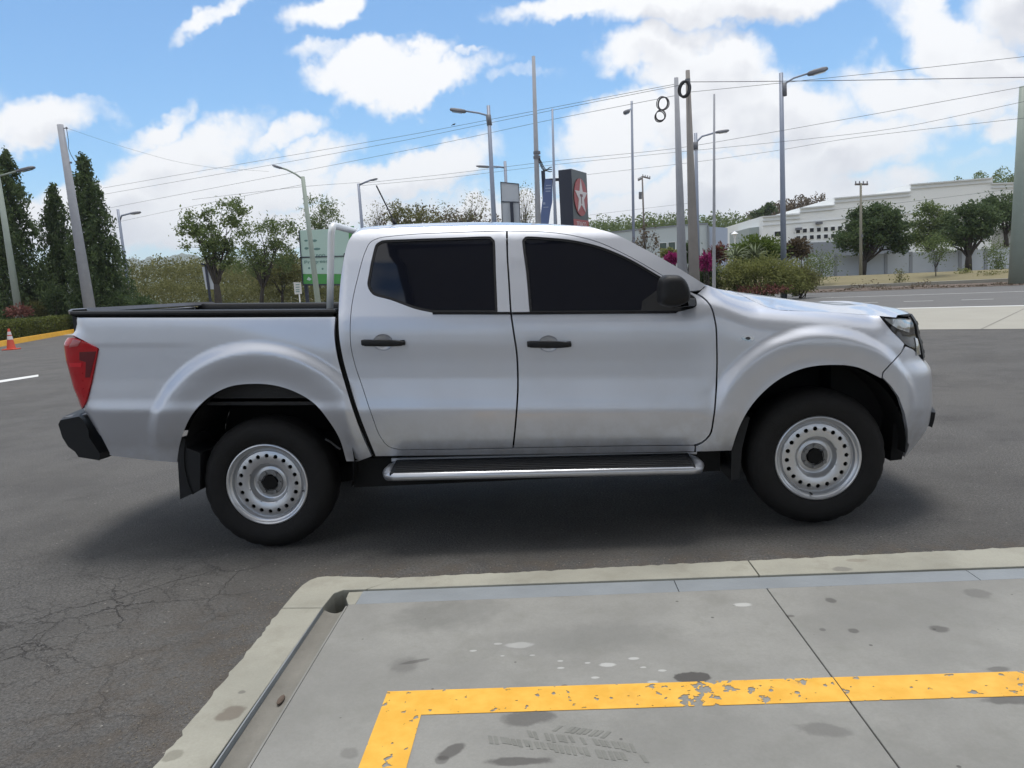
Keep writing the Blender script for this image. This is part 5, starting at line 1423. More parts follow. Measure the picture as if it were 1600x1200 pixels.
coil('cable_coil', 'lower ring of the figure of eight cable hanging left of the two thick poles', (1032.5, 180), 7.5, 8, -.2, 28.6, 3, .02, 'cable coils')
lamp('grey street lamp with its arm to the right, just behind the brownish pole', (1087, 208), (1091, 420), 36, 5, 6, P_, [(1088, 229), (1090, 220), (1097, 213), (1120, 206.5)], [(1118, 207), (1139, 204)], joint=((1087, 222), (1087, 234)), headw=4.5)
pole('thin_pole', 'thin pale pole in front of the pink flowers and garden bushes', 'pole', (1116, 147), (1115.5, 452), 24, 3, 5.5, M['conc_pole'], 'bare poles')
lamp('big grey street lamp with its head to the right, in front of the white building', (1220.5, 114), (1224.5, 409), 35, 6, 9, P_, [(1226, 147), (1226, 138), (1229, 129), (1240, 122), (1262, 115)], [(1262, 116), (1293, 107)], joint=((1224.5, 130), (1225, 150)), headw=8)
pole('steel_pole', 'thick green grey pole at the right edge of the photo', 'pole', (1599, 135), (1590, 444), 37, 11, 26, M['grn_pole'], 'bare poles', seg=16)
def utility(label, top, bot, Y, w0, w1, mat, cross, extras=()):
    o, a, b, d, r0 = pole('utility_pole', label, 'utility pole', top, bot, Y, w0, w1, mat, 'utility poles')
    for (p0, p1) in cross:
        q0, q1 = at(*p0, Y), at(*p1, Y); dv = q1 - q0
        MB().tube([q0, q1], .07, 6).build('crossarm', M['wood_pole'], o)
        for t in (.05, .35, .65, .95):
            p = q0 + dv * t; MB().tube([p, p + [0, 0, .22]], [.05, .035], 6).build('insulator', M['lamp_head'], o)
    for (p0, p1, w) in extras:
        q0, q1 = at(*p0, Y), at(*p1, Y); MB().tube([q0, q1], w * mpp(*p0, Y) / 2, 12).build('transformer', M['lamp_head'], o, smooth=False)
    return o
utility('distant brown utility pole carrying a transformer, right of the fuel sign', (1003.5, 275), (1006, 352), 70, 2.2, 3, M['wood_pole'], [((1004, 276), (1016, 279)), ((997, 282), (1003, 279))], [((1000.5, 300), (1000.5, 311), 5)])
utility('concrete utility pole with a crossarm in front of the white building', (1345, 286), (1345, 425), 52, 3.2, 5, simple('stained_pole', (.22, .21, .17), .85, var=.2), [((1336, 288), (1356, 288))], [((1346, 366), (1346, 371), 5)])

# ---- signs
def quad(c, ux, uz, w, h, d):
    n = np.cross(ux, uz); c = np.array(c, float)
    V = [c + ux * w * a / 2 + uz * h * b / 2 + n * d * e for e in (0, 1) for a, b in ((-1, -1), (1, -1), (1, 1), (-1, 1))]
    return V, [(0, 1, 2, 3), (7, 6, 5, 4), (0, 4, 5, 1), (1, 5, 6, 2), (2, 6, 7, 3), (3, 7, 4, 0)]
def text_part(name, body, c, ux, uz, height, mat, parent, fit=None, depth=.012, nrm=None):
    cu = bpy.data.curves.new(name, 'FONT'); cu.body = body; cu.size = 1.0; cu.align_x = 'CENTER'; cu.align_y = 'CENTER'; cu.extrude = .02
    tmp = bpy.data.objects.new(name, cu); C.objects.link(tmp)
    dg = bpy.context.evaluated_depsgraph_get(); me = bpy.data.meshes.new_from_object(tmp.evaluated_get(dg))
    bpy.data.objects.remove(tmp); bpy.data.curves.remove(cu)
    co = np.array([v.co for v in me.vertices]); 
    ext = co.max(0) - co.min(0); mid = (co.max(0) + co.min(0)) / 2
    sy = height / ext[1]; sx = fit / ext[0] if fit else sy
    n = nrm if nrm is not None else np.cross(ux, uz)
    V = np.array(c) + np.outer((co[:, 0] - mid[0]) * sx, ux) + np.outer((co[:, 1] - mid[1]) * sy, uz) + np.outer((co[:, 2] / .02 + 1) * depth / 2, n)
    F = [tuple(p.vertices) for p in me.polygons]
    return mesh_obj(name, V, F, mat, parent)
Z3 = np.array([0, 0, 1.0])
M['pyl_dark'] = simple('dark_blue_cladding', (0.018, 0.022, 0.040), 0.35, var=.1)
M['pyl_grey'] = simple('charcoal_face', (0.060, 0.068, 0.070), 0.4, var=.06)
M['logo_red'] = simple('logo_red', (0.34, 0.055, 0.055), 0.4, var=.08)
M['logo_white'] = simple('logo_white', (0.60, 0.55, 0.55), 0.4, var=.05)
YP = 33
kc = at(892.5, 263.5, YP)                              # near top corner of the pylon
uf = np.array([.42, .908, 0]); us = np.array([-.92, .39, 0])
w_f, w_s = 1.95, .66
pyl = empty('sign_pylon', (kc[0], kc[1], 0), 'dark fuel station pylon with white star on a red disc, behind the truck roof', 'sign')
nf = np.array([uf[1], -uf[0], 0])                      # outward normal of the logo face
cor = [kc, kc + uf * w_f, kc + uf * w_f + us * w_s, kc + us * w_s]
MB().raw([(c[0], c[1], 0) for c in cor] + [tuple(c) for c in cor], [(4, 5, 6, 7), (0, 1, 5, 4), (1, 2, 6, 5), (2, 3, 7, 6), (3, 0, 4, 7)]).build('cladding', M['pyl_dark'], pyl, bevel=.01)
def onface(u, v): return kc + uf * (w_f * u) - Z3 * v    # u 0..1 along the face, v metres below the top
mY = mpp(892, 263, YP)
band_v = 77 * mY
V, F = quad(onface(.5, band_v / 2) + nf * .002, uf, Z3, w_f * .995, band_v - .02, -.02); MB().raw(V, F).build('logo_panel', M['pyl_grey'], pyl)
V, F = quad(onface(.5, band_v + 1.0) + nf * .002, uf, Z3, w_f * .995, 2.0, -.02); MB().raw(V, F).build('name_panel', M['logo_red'], pyl)
lc = onface(.5, 41.5 * mY); R_l = 29.5 * mY; Rx = w_f * .43
def disc(c, rx, ry, mat, nm, off):
    pts = [c + uf * rx * math.cos(a) + Z3 * ry * math.sin(a) + nf * off for a in np.linspace(0, 2 * math.pi, 40)[:-1]]
    return MB().prism(pts, (0, 0, 0), nf * .02).build(nm, mat, pyl)
disc(lc, Rx, R_l, M['logo_red'], 'red_disc', .022)
star = []
for k in range(10):
    a = math.pi / 2 + k * math.pi / 5; rr = 1.0 if k % 2 == 0 else .40
    star.append(lc + uf * Rx * rr * math.cos(a) * .98 + Z3 * (R_l * rr * math.sin(a) * .97) + nf * .044)
MB().prism(star, (0, 0, 0), nf * .02).build('star', M['logo_white'], pyl)
for (u0, u1, v0, v1) in ((-.20, .20, .02, .16), (-.065, .065, -.36, .03)):
    V, F = quad(lc + uf * Rx * (u0 + u1) / 2 + Z3 * R_l * (v0 + v1) / 2 + nf * (.067 if v1 > .1 else .0675), uf, Z3, Rx * (u1 - u0), R_l * (v1 - v0), -.01); MB().raw(V, F).build('letter_t', M['logo_red'] if False else simple('logo_dark_red', (.16, .03, .035), .4), pyl)
text_part('lettering', 'TEXACO', onface(.5, band_v + 7 * mY) + nf * .003, uf, Z3, 7.5 * mY, M['logo_white'], pyl, fit=w_f * .62, nrm=nf)
# frame with the blue banner left of the pylon
YB = 33.6
bf = empty('banner_frame', (at(850, 300, YB)[0], YB, 0), 'dark frame holding a blue banner, left of the fuel pylon', 'sign')
for px, tpy, w in ((848.5, 267, 6), (865, 279, 4.5)):
    t = at(px, tpy, YB); r_w = w * mpp(px, tpy, YB) / 2
    MB().box((t[0] - r_w, YB - r_w, 0), (t[0] + r_w, YB + r_w, t[2])).build('post', M['pyl_dark'], bf)
q0, q1 = at(850, 277.5, YB), at(876, 280.5, YB)
MB().box((q0[0], YB - .06, q1[2] - .06), (q1[0], YB + .06, q1[2] + .07)).build('rail', M['pyl_dark'], bf)
M['banner'] = simple('blue_banner', (0.10, 0.145, 0.29), 0.6, var=.15, scale=1.2)
bpx = [(851.5, 279), (863, 281), (863, 315), (860, 330), (857, 352), (843, 352), (846, 325)]
bq = [at(p[0], p[1], YB - .12) for p in bpx]
MB().prism([tuple(p) for p in bq], (0, 0, 0), (0, .012, 0)).build('banner', M['banner'], bf)
M['ban_txt'] = simple('banner_print', (0.30, 0.36, 0.50), 0.6)
for (x0, x1, y0, h) in ((853, 861, 290, 1.6), (852, 861, 294.5, 2.2), (852.5, 860, 299, 1.8), (848.5, 852, 318, 3.5), (849, 857, 324, 1.2)):
    a, b = at(x0, y0, YB - .14), at(x1, y0 + .3, YB - .14); hh_ = h * mpp(x0, y0, YB) / 2
    MB().box((a[0], YB - .1335, a[2] - hh_), (b[0], YB - .1305, a[2] + hh_)).build('print', M['ban_txt'], bf)
# white two-part board with a dark post
YW = 40
wb_ = empty('sign_board', (at(797, 320, YW)[0], YW, 0), 'white board in two panels on a dark post, left of the tallest pole', 'sign')
def pxpanel(pts, Y, th, nm, mat, parent):
    return MB().prism([tuple(at(p[0], p[1], Y)) for p in pts], (0, 0, 0), (0, th, 0)).build(nm, mat, parent)
M['board'] = simple('pale_board', (.50, .53, .57), .5, var=.05)
pxpanel([(782.5, 285), (810, 287.5), (811, 315), (783.5, 314.5)], YW, .04, 'panel', M['board'], wb_)
pxpanel([(783.7, 316), (811, 316.5), (812.8, 349), (785, 349)], YW, .04, 'panel', M['board'], wb_)
for pts in ([(781.6, 284), (782.6, 284), (785.2, 350), (784.2, 350)], [(810, 287), (811, 287), (813.6, 350), (812.6, 350)], [(781.8, 284), (810.5, 286.8), (810.5, 287.8), (781.8, 285)], [(783, 314.4), (811.5, 315.2), (811.5, 316.4), (783, 315.8)]):
    pxpanel(pts, YW - .05, .10, 'frame_bar', M['pyl_dark'], wb_)
t = at(799, 315.8, YW - .2); MB().box((t[0] - .09, YW - .22, 0), (t[0] + .09, YW - .06, t[2])).build('post', M['pyl_dark'], wb_)
# green and white advertising board behind the green lamp pole
YG = 44
gb = empty('advert_board', (at(500, 400, YG)[0], YG, 0), 'large pale green advertising board with dark lettering behind the green lamp pole', 'billboard')
M['adv'] = simple('advert_pale', (.42, .56, .50), .5, var=.10, scale=.6); M['adv_g'] = simple('advert_green', (.06, .27, .06), .5, var=.25, scale=1.0)
M['adv_t'] = simple('advert_text', (.12, .22, .20), .5)
pxpanel([(467.5, 360), (552, 356), (552, 399), (470.5, 401.3)], YG, .10, 'panel', M['adv'], gb)
pxpanel([(470.8, 403), (552, 400.5), (552, 428), (473, 428)], YG, .10, 'panel', M['adv'], gb)
pxpanel([(473, 428.4), (552, 428.4), (552, 443.5), (474, 443.5)], YG, .10, 'green_band', M['adv_g'], gb)
pxpanel([(468, 401.4), (553, 399), (553, 400.4), (468, 403)], YG - .06, .15, 'frame_bar', M['pyl_dark'], gb)
pxpanel([(466.2, 360), (467.6, 360), (474, 444), (472.4, 444)], YG - .06, .15, 'frame_bar', M['pyl_dark'], gb)
pxpanel([(473, 443.8), (553, 443.8), (553, 446), (473, 446)], YG - .06, .15, 'frame_bar', M['pyl_dark'], gb)
pxpanel([(545, 354), (553, 353), (553, 385), (545, 384)], YG - .02, .02, 'green_picture', M['adv_g'], gb)
UX = np.array([1.0, 0, 0])
def advtext(body, px, py, hpx, fitpx):
    c = at(px, py, YG - .012); m = mpp(px, py, YG); text_part('lettering', body, c, UX, Z3, hpx * m, M['adv_t'], gb, fit=fitpx * m, depth=.01, nrm=np.array([0, -1.0, 0]))
advtext('noo', 501, 399.5, 5, 14); advtext('Progreso', 495, 409.5, 6.5, 39); 
for (px, py, w, h) in ((478, 376, 6, 3), (479, 388, 7, 4), (495, 389, 12, 4), (483, 419, 3.5, 3.5), (504, 420, 3.5, 3.5), (491, 376, 9, 4)):
    c = at(px, py, YG - .012); m = mpp(px, py, YG)
    MB().sphere((c[0], YG - .006, c[2]), (w * m / 2, .01, h * m / 2), 8, 4).build('emblem', M['adv_t'], gb)
MB().prism([tuple(at(px, py, YG - .02)) for px, py in ((479, 437), (482, 432.5), (487, 436), (484, 438.5))], (0, 0, 0), (0, .012, 0)).build('emblem', M['adv'], gb)
for px in (478, 540):
    t = at(px, 446, YG + .15); MB().box((t[0] - .1, YG + .11, 0), (t[0] + .1, YG + .3, t[2] + 2)).build('post', M['pyl_dark'], gb)
# small white regulation sign
ps = empty('road_sign', (at(466, 470, 31)[0], 31, 0), 'small white rectangular sign on a thin post, left of the green pole', 'road sign')
pxpanel([(458.5, 441), (470, 441.5), (471.5, 459), (460.5, 460)], 31, .03, 'plate', simple('white_plate', (.55, .54, .52), .5, var=.1), ps)
for k, y in enumerate((445, 449, 453, 456)):
    a, b = at(462, y, 30.99), at(468, y, 30.99); MB().box((a[0], 30.988, a[2] - .015), (b[0], 30.996, a[2] + .02)).build('print', M['adv_t'], ps)
t = at(467, 459, 31); MB().tube([(t[0], 31.05, 0), (t[0], 31.05, t[2] + .3)], .03, 8).build('post', M['white'], ps)
# board frame in front of the big tree
db = empty('panel_stand', (at(322, 440, 38)[0], 38, 0), 'pale upright board with a dark frame left of the big tree trunk', 'sign')
pxpanel([(315.5, 417), (336, 417), (338, 452), (322, 452)], 38, .04, 'panel', M['board'], db)
for pts in ([(314, 411), (337, 416), (337, 418), (314, 414)], [(319, 413), (322, 413), (331, 476), (327.5, 476)]): pxpanel(pts, 37.9, .08, 'frame_bar', M['pyl_dark'], db)
# traffic cone
c0 = gnd(18, 546.5); cm = mpp(18, 546, c0[1])
tc_ = empty('traffic_cone', c0, 'orange traffic cone with two white bands in front of the hedge', 'traffic cone')
hc = 32.5 * cm
M['orange'] = simple('cone_orange', (.62, .085, .045), .5, var=.1); M['conewhite'] = simple('cone_band', (.70, .64, .64), .5)
MB().box((c0[0] - .24, c0[1] - .24, 0), (c0[0] + .24, c0[1] + .24, .05)).build('base', M['orange'], tc_, bevel=.015)
rr_ = lambda t: .165 * (1 - t) + .035 * t
def conering(t0, t1, mat, nm, e=0):
    MB().grid([[(c0[0] + (rr_(t) + e) * math.cos(a), c0[1] + (rr_(t) + e) * math.sin(a), .05 + (hc - .05) * t) for a in np.linspace(0, 2 * math.pi, 21)] for t in (t0, t1)]).build(nm, mat, tc_, smooth=True)
conering(0, 1, M['orange'], 'body'); conering(.46, .64, M['conewhite'], 'reflective_band', .004); conering(.70, .86, M['conewhite'], 'reflective_band', .004)
MB().sphere((c0[0], c0[1], hc), (.035, .035, .01)).build('tip', M['orange'], tc_)
# barrier rail seen between the conifers
br_ = empty('barrier_rail', (at(40, 470, 60)[0], 60, 0), 'thin white horizontal rail seen under the left conifers', 'railing')
q0, q1 = at(-20, 470, 60), at(112, 469, 60)
MB().tube([q0, q1], .07, 8).build('rail', M['white'], br_)
for t in (.05, .35, .65, .95):
    p = q0 + (q1 - q0) * t; MB().tube([(p[0], p[1], 0), p], .05, 8).build('post', M['white'], br_)
wp = empty('marker_post', (at(107, 480, 50)[0], 50, 0), 'white marker post behind the hedge beside the truck bed corner', 'post')
p = at(106, 456, 50); MB().tube([(p[0], 50, 0), (p[0], 50, p[2])], .10, 8).build('post', M['white'], wp)
MB().sphere((p[0], 50, p[2]), .11).build('cap', M['white'], wp)

# ---- trees of the middle distance
tree('leafy_tree', 'big branching tree with a thick dark trunk seen above the truck bed', 'tree', 342, 478, 38, [(335, 365, 40, 36), (362, 330, 22, 24), (290, 372, 30, 18), (312, 345, 24, 22), (350, 400, 30, 24)], 5200, .17, M['l_mid'], .19, 'trees behind the truck bed', clump=.30, limbs=18, fork=.30, seed=41)
tree('leafy_tree', 'spreading light green tree right of the big branching tree', 'tree', 408, 474, 46, [(405, 375, 36, 28), (440, 368, 36, 26), (392, 410, 26, 24), (430, 405, 40, 24)], 5200, .17, M['l_mid'], .13, 'trees behind the truck bed', clump=.30, limbs=16, fork=.3, seed=42)
tree('leafy_tree', 'thin sparse tree standing behind the green lamp pole', 'tree', 498, 470, 52, [(497, 330, 30, 26), (500, 372, 38, 30), (512, 350, 26, 26)], 3000, .16, M['l_mid'], .12, 'trees behind the truck bed', clump=.30, limbs=18, fork=.35, seed=43)
tree('bush_tree', 'dull brownish green thicket left of the advertising board', 'tree', 440, 478, 50, [(430, 425, 40, 22), (455, 415, 22, 34)], 3600, .2, M['l_olive'], .1, 'trees behind the truck bed', clump=.4, limbs=12, seed=44)
tree('leafy_tree', 'sparse leafy tree above the rear of the truck roof', 'tree', 640, 470, 55, [(640, 345, 32, 24), (622, 335, 16, 22), (665, 345, 26, 20)], 2600, .18, M['l_olive'], .14, 'trees behind the truck roof', clump=.3, limbs=18, fork=.5, seed=45)
tree('leafy_tree', 'nearly bare twiggy tree left of the white sign board', 'tree', 745, 470, 55, [(742, 320, 20, 26), (728, 345, 24, 14), (690, 335, 22, 18)], 900, .14, M['l_olive'], .12, 'trees behind the truck roof', clump=.4, limbs=26, fork=.55, seed=46, bark=M['twig'])
tree('leafy_tree', 'nearly bare twiggy tree right of the white sign board', 'tree', 822, 470, 57, [(822, 315, 16, 28), (815, 340, 20, 14)], 500, .14, M['l_olive'], .10, 'trees behind the truck roof', clump=.4, limbs=24, fork=.55, seed=47, bark=M['twig'])
tree('leafy_tree', 'bare twiggy tree between the two small street lamps', 'tree', 588, 470, 58, [(590, 340, 16, 26), (580, 350, 16, 14)], 400, .14, M['l_olive'], .10, 'trees behind the truck roof', clump=.4, limbs=22, fork=.55, seed=48, bark=M['twig'])
def mass(name, label, pts_px, Y, depth, n, lsize, lmat, base_z=0.0, seed=1):
    """a thicket that reads as one mass: leaf faces through its upper hull over a lumpy earth-coloured core"""
    r = np.random.default_rng(seed)
    xs = [p[0] for p in pts_px]
    u = r.uniform(xs[0], xs[-1], n); tz = np.interp(u, xs, [p[1] for p in pts_px])
    yy2 = Y + r.random(n) * depth
    P = np.array([at(a, b, Y) for a, b in zip(u, tz)])
    lump = (np.sin(u * .31 + yy2) + np.sin(u * .13 + 1.7 * yy2 + seed)) * .10
    f = 1 - r.random(n) ** 2.3 * 1.0
    P[:, 1] = yy2; P[:, 2] = base_z + (P[:, 2] - base_z) * f * (1 + lump * .8) + r.normal(size=n) * .07
    P[:, 0] += r.normal(size=n) * .2
    V, F = leaves(P, lsize, seed=seed)
    o = mesh_obj(name, V, F, lmat, origin=(P[:, 0].mean(), P[:, 1].mean(), base_z))
    return tag(o, label, None, None, 'stuff')
mass('scrub', 'olive scrub and dry bushes stretching behind the truck bed', [(150, 428), (200, 414), (225, 409), (260, 418), (300, 412), (340, 430), (380, 424), (440, 412), (500, 418), (560, 424)], 62, 14, 40000, .22, M['l_olive'], 0, 51)
mass('scrub', 'yellowish low scrub in front of the olive bushes', [(170, 452), (240, 446), (310, 452), (380, 450), (450, 455), (540, 452)], 50, 5, 16000, .18, M['l_olive'], 0, 52)
mass('scrub', 'brownish brush seen just above the rear of the roof', [(585, 352), (620, 346), (660, 338), (700, 338), (715, 342), (760, 346), (800, 348)], 85, 12, 7000, .4, M['l_dry'], 0, 53)
for k, (a, b, z0, nm) in enumerate([([(170, 404), (190, 405), (208, 402), (222, 407), (234, 400), (250, 407), (270, 399), (285, 396), (302, 398), (320, 404), (345, 400), (400, 404), (470, 402), (600, 404), (760, 396)], 2600, 0, 'hills'),
                                    ([(120, 421), (180, 417), (230, 420), (290, 414), (350, 420), (430, 417), (560, 420), (760, 412)], 1200, 0, 'hills')]):
    rows = [[], [], []]
    for i, (px, py) in enumerate(a):
        p = at(px, py, b); rows[0].append((p[0], b - 300, -1)); rows[1].append(tuple(p)); rows[2].append((p[0] * 1.2, b + 500, -1))
    fine = []
    for r0 in rows:
        r0 = np.array(r0); t = np.linspace(0, len(r0) - 1, 160); fine.append(np.stack([np.interp(t, range(len(r0)), r0[:, j]) for j in range(3)], 1))
    nz = rng.normal(size=160); nz = np.convolve(nz, np.ones(3) / 3, 'same'); fine[1][:, 2] += nz * b * .0009
    mid1 = fine[0] * .45 + fine[1] * .55; mid1[:, 2] += np.convolve(rng.normal(size=160), np.ones(5) / 5, 'same') * b * .002
    o = MB().grid([fine[0], mid1, fine[1], fine[2]]).build(nm, simple('hill_green', (.085, .105, .062), .95, var=.4, scale=.006), smooth=True); tag(o, kind='structure')

# ---- right: garden bushes, flowers
bush('garden_bush', 'clipped bright green bush left of the big street lamp', 'bush', 1183, 392, 40, 22, 37, 5200, .17, M['l_bright'], 61, 'garden bushes')
bush('garden_bush', 'reddish brown bush just right of the big street lamp', 'bush', 1244, 388, 20, 16, 38, 1800, .16, M['l_dry'], 62, 'garden bushes')
bush('garden_bush', 'wide yellow green bush behind the hood', 'bush', 1185, 432, 72, 30, 34, 11000, .17, M['l_yellow'], 63, 'garden bushes', aspect=3.4, blobs=[(0, 0, .8, 1), (-.6, .1, .45, .8), (.55, .1, .5, .8), (.1, -.45, .4, .6), (-.35, -.25, .35, .6), (.8, .4, .35, .5)])
bush('garden_bush', 'low olive bush at the right end of the planting bed', 'bush', 1252, 436, 28, 20, 34.5, 2600, .14, M['l_olive'], 64, 'garden bushes', aspect=2.6)
bush('garden_bush', 'low reddish leaved bush at the bed edge behind the hood', 'bush', 1190, 452, 42, 8, 33, 700, .12, M['l_red'], 65, 'garden bushes')
bush('garden_bush', 'dark green bush between the thin pole and the brownish pole', 'bush', 1106, 432, 18, 30, 34, 2600, .15, M['l_deep'], 66, 'garden bushes')
bush('garden_bush', 'dull reddish bush behind the thin pale pole', 'bush', 1122, 396, 16, 15, 39, 1500, .15, M['l_red'], 69, 'garden bushes')
bush('garden_bush', 'dark green bush between the two thick poles', 'bush', 1073, 396, 13, 18, 40, 1200, .16, M['l_deep'], 70, 'garden bushes')
bush('flower_bush', 'magenta flowering bush right of the brownish pole', 'flower bush', 1103, 409, 11, 15, 32.5, 900, .13, M['l_pink'], 67, 'magenta flowering bushes')
bush('flower_bush', 'magenta flowering bush left of the two thick poles, above the windscreen pillar', 'flower bush', 1050, 404, 13, 9, 33, 800, .13, M['l_pink'], 68, 'magenta flowering bushes')
bush('garden_bush', 'pale leafy bush under the left magenta flowers', 'bush', 1045, 396, 14, 9, 36, 600, .16, M['l_yellow'], 71, 'garden bushes')
wd = []
for k in range(9000):
    sx = rng.uniform(-45, 40); w_ = W_road + abs(rng.normal()) * 1.6 + .2
    p = b0 + dn * w_ - dirb * sx
    cl = max(0, math.sin(sx * 1.9) + math.sin(sx * .7 + 1))
    wd.append((p[0], p[1], .05 + abs(rng.normal()) * .16 * cl))
wv = np.array(wd); V, F = leaves(wv, .16, aspect=3.5, seed=5)
tag(mesh_obj('roadside_weeds', V, F, M['l_dry'], origin=tuple(wv.mean(0))), 'dry brown weeds scattered along the soil strip at the road edge', None, None, 'stuff')
def agave(label, px, py, Y, n, ln, seed):
    r = np.random.default_rng(seed); c = at(px, py, Y)
    root = empty('agave_plant', (c[0], c[1], 0), label, 'plant', 'spiky agaves in the planting bed')
    MB().tube([(c[0], c[1], 0), tuple(c)], [.06, .09], 6).build('stem', M['bark'], root)
    for k in range(n):
        a = r.uniform(0, 6.283); e = r.uniform(-.1, 1.2); d = np.array([math.cos(a) * math.cos(e), math.sin(a) * math.cos(e), math.sin(e)]); s_ = np.cross(d, Z3); s_ /= np.linalg.norm(s_) + 1e-9
        l = ln * r.uniform(.7, 1.1); p1 = c + d * l * .5; p2 = c + d * l - Z3 * l * .18; w = .035
        MB().raw([c - s_ * w, c + s_ * w, p1 + s_ * w * 1.1 - Z3 * .01, p1 - s_ * w * 1.1 - Z3 * .01, p1 + Z3 * .012, p2], [(0, 1, 4), (0, 4, 3), (1, 2, 4), (2, 5, 4), (3, 4, 5)]).build('blade', M['l_agave'], root)
agave('spiky pale agave in front of the bright green bush, nearer the thin pole', 1148, 402, 35.5, 44, 1.0, 1)
agave('spiky pale agave in front of the bright green bush, nearer the big lamp', 1180, 400, 35.3, 44, 1.0, 2)
tree('climbing_plant', 'thin leafy creeper rising beside the windscreen pillar', 'plant', 1012, 470, 30, [(1008, 372, 5, 30), (1024, 378, 4, 28), (998, 385, 8, 12)], 420, .12, M['l_dry'], .05, None, clump=.5, limbs=14, fork=.5, seed=72)
# young trees and saplings on the verge
for k, (cx, cy, rx, ry, Y, n, mt, lb) in enumerate([(1280, 412, 26, 20, 46, 1500, 'l_mid', 'thin feathery green sapling left of the dark round tree'), (1462, 388, 20, 22, 44, 1500, 'l_mid', 'green leafed sapling in front of the boundary wall, third from the right edge'),
                                                    (1560, 400, 14, 26, 46, 1200, 'l_mid', 'slim green sapling close to the right edge pole'), (1505, 430, 12, 12, 44, 350, 'l_yellow', 'small yellowish sapling on the dry verge'),
                                                    (1405, 432, 10, 14, 43, 220, 'l_olive', 'very thin sapling on the dry verge beside the utility pole'), (1548, 436, 22, 10, 42, 700, 'l_olive', 'low tangled weeds at the foot of the slim sapling')]):
    tree('sapling', lb, 'sapling', cx, 447, Y, [(cx, cy, rx, ry)], n, .12, M[mt], .03, 'saplings on the dry verge', clump=.5, limbs=10, fork=.4, seed=80 + k, base=(*at(cx, 447, Y)[:2], .3))
# trees at the boundary wall
tree('round_tree', 'dark dense round tree in front of the white building', 'tree', 1348, 424, 58, [(1365, 350, 46, 28), (1328, 368, 28, 20), (1398, 366, 24, 28), (1350, 376, 48, 14)], 17000, .24, M['l_deep'], .22, 'trees along the boundary wall', clump=.27, limbs=32, fork=.3, seed=91)
tree('leafy_tree', 'loose grey green tree right of the dark round tree', 'tree', 1452, 420, 62, [(1452, 343, 28, 24), (1440, 364, 26, 16), (1470, 354, 22, 22)], 5000, .24, M['l_mid'], .16, 'trees along the boundary wall', clump=.36, limbs=18, fork=.3, seed=92)
tree('leafy_tree', 'dark green tree with a visible trunk at the boundary wall', 'tree', 1513, 418, 58, [(1515, 350, 34, 28), (1495, 366, 26, 16), (1535, 343, 26, 22)], 8000, .24, M['l_deep'], .24, 'trees along the boundary wall', clump=.36, limbs=20, fork=.3, seed=93)
tree('leafy_tree', 'deep green tree partly behind the right edge pole', 'tree', 1572, 380, 66, [(1570, 325, 34, 22), (1545, 335, 22, 22), (1590, 345, 24, 18)], 5500, .26, M['l_deep'], .2, 'trees along the boundary wall', clump=.36, limbs=16, fork=.3, seed=94)

# boundary wall of blocks: panels between posts
wall = empty('boundary_wall', at(1425, 424, 60), 'long pale grey boundary wall behind the dry verge', 'wall')
M['wallp'] = simple('wall_render', (.50, .54, .60), .8, var=.10, scale=.8); M['wallpost'] = simple('wall_post', (.30, .32, .36), .8, var=.1)
wx = [1236, 1262, 1283, 1305, 1345, 1384, 1423, 1462, 1500, 1540, 1580, 1622, 1665, 1710]
def wb(x): return np.interp(x, [1236, 1275, 1425, 1575, 1710], [431.5, 430, 424, 419.5, 415])
def wt(x): return np.interp(x, [1236, 1307, 1385, 1487, 1580, 1710], [403.5, 400, 396.2, 391.5, 387.5, 382])
for a, b in zip(wx[:-1], wx[1:]):
    q = [at(a, wb(a) + 3, 60), at(b, wb(b) + 3, 60), at(b, wt(b), 60), at(a, wt(a), 60)]
    MB().prism([tuple(p) for p in q], (0, 0, 0), (0, .18, 0)).build('wall_panel', M['wallp'], wall)
    MB().prism([tuple(p + np.array([dx, -.06, dz])) for p, dx, dz in ((q[0], -.12, 0), (q[0], .12, 0), (q[3], .12, .06), (q[3], -.12, .06))], (0, 0, 0), (0, .3, 0)).build('wall_post', M['wallpost'], wall)
uw = empty('upper_wall', at(1570, 385, 66), 'higher stretch of pale wall behind the sapling near the right edge', 'wall')
MB().prism([tuple(at(px, py, 66)) for px, py in ((1552, 392), (1640, 386), (1640, 355), (1552, 359.5))], (0, 0, 0), (0, .3, 0)).build('wall_panel', simple('upper_render', (.46, .45, .42), .8, var=.1), uw)

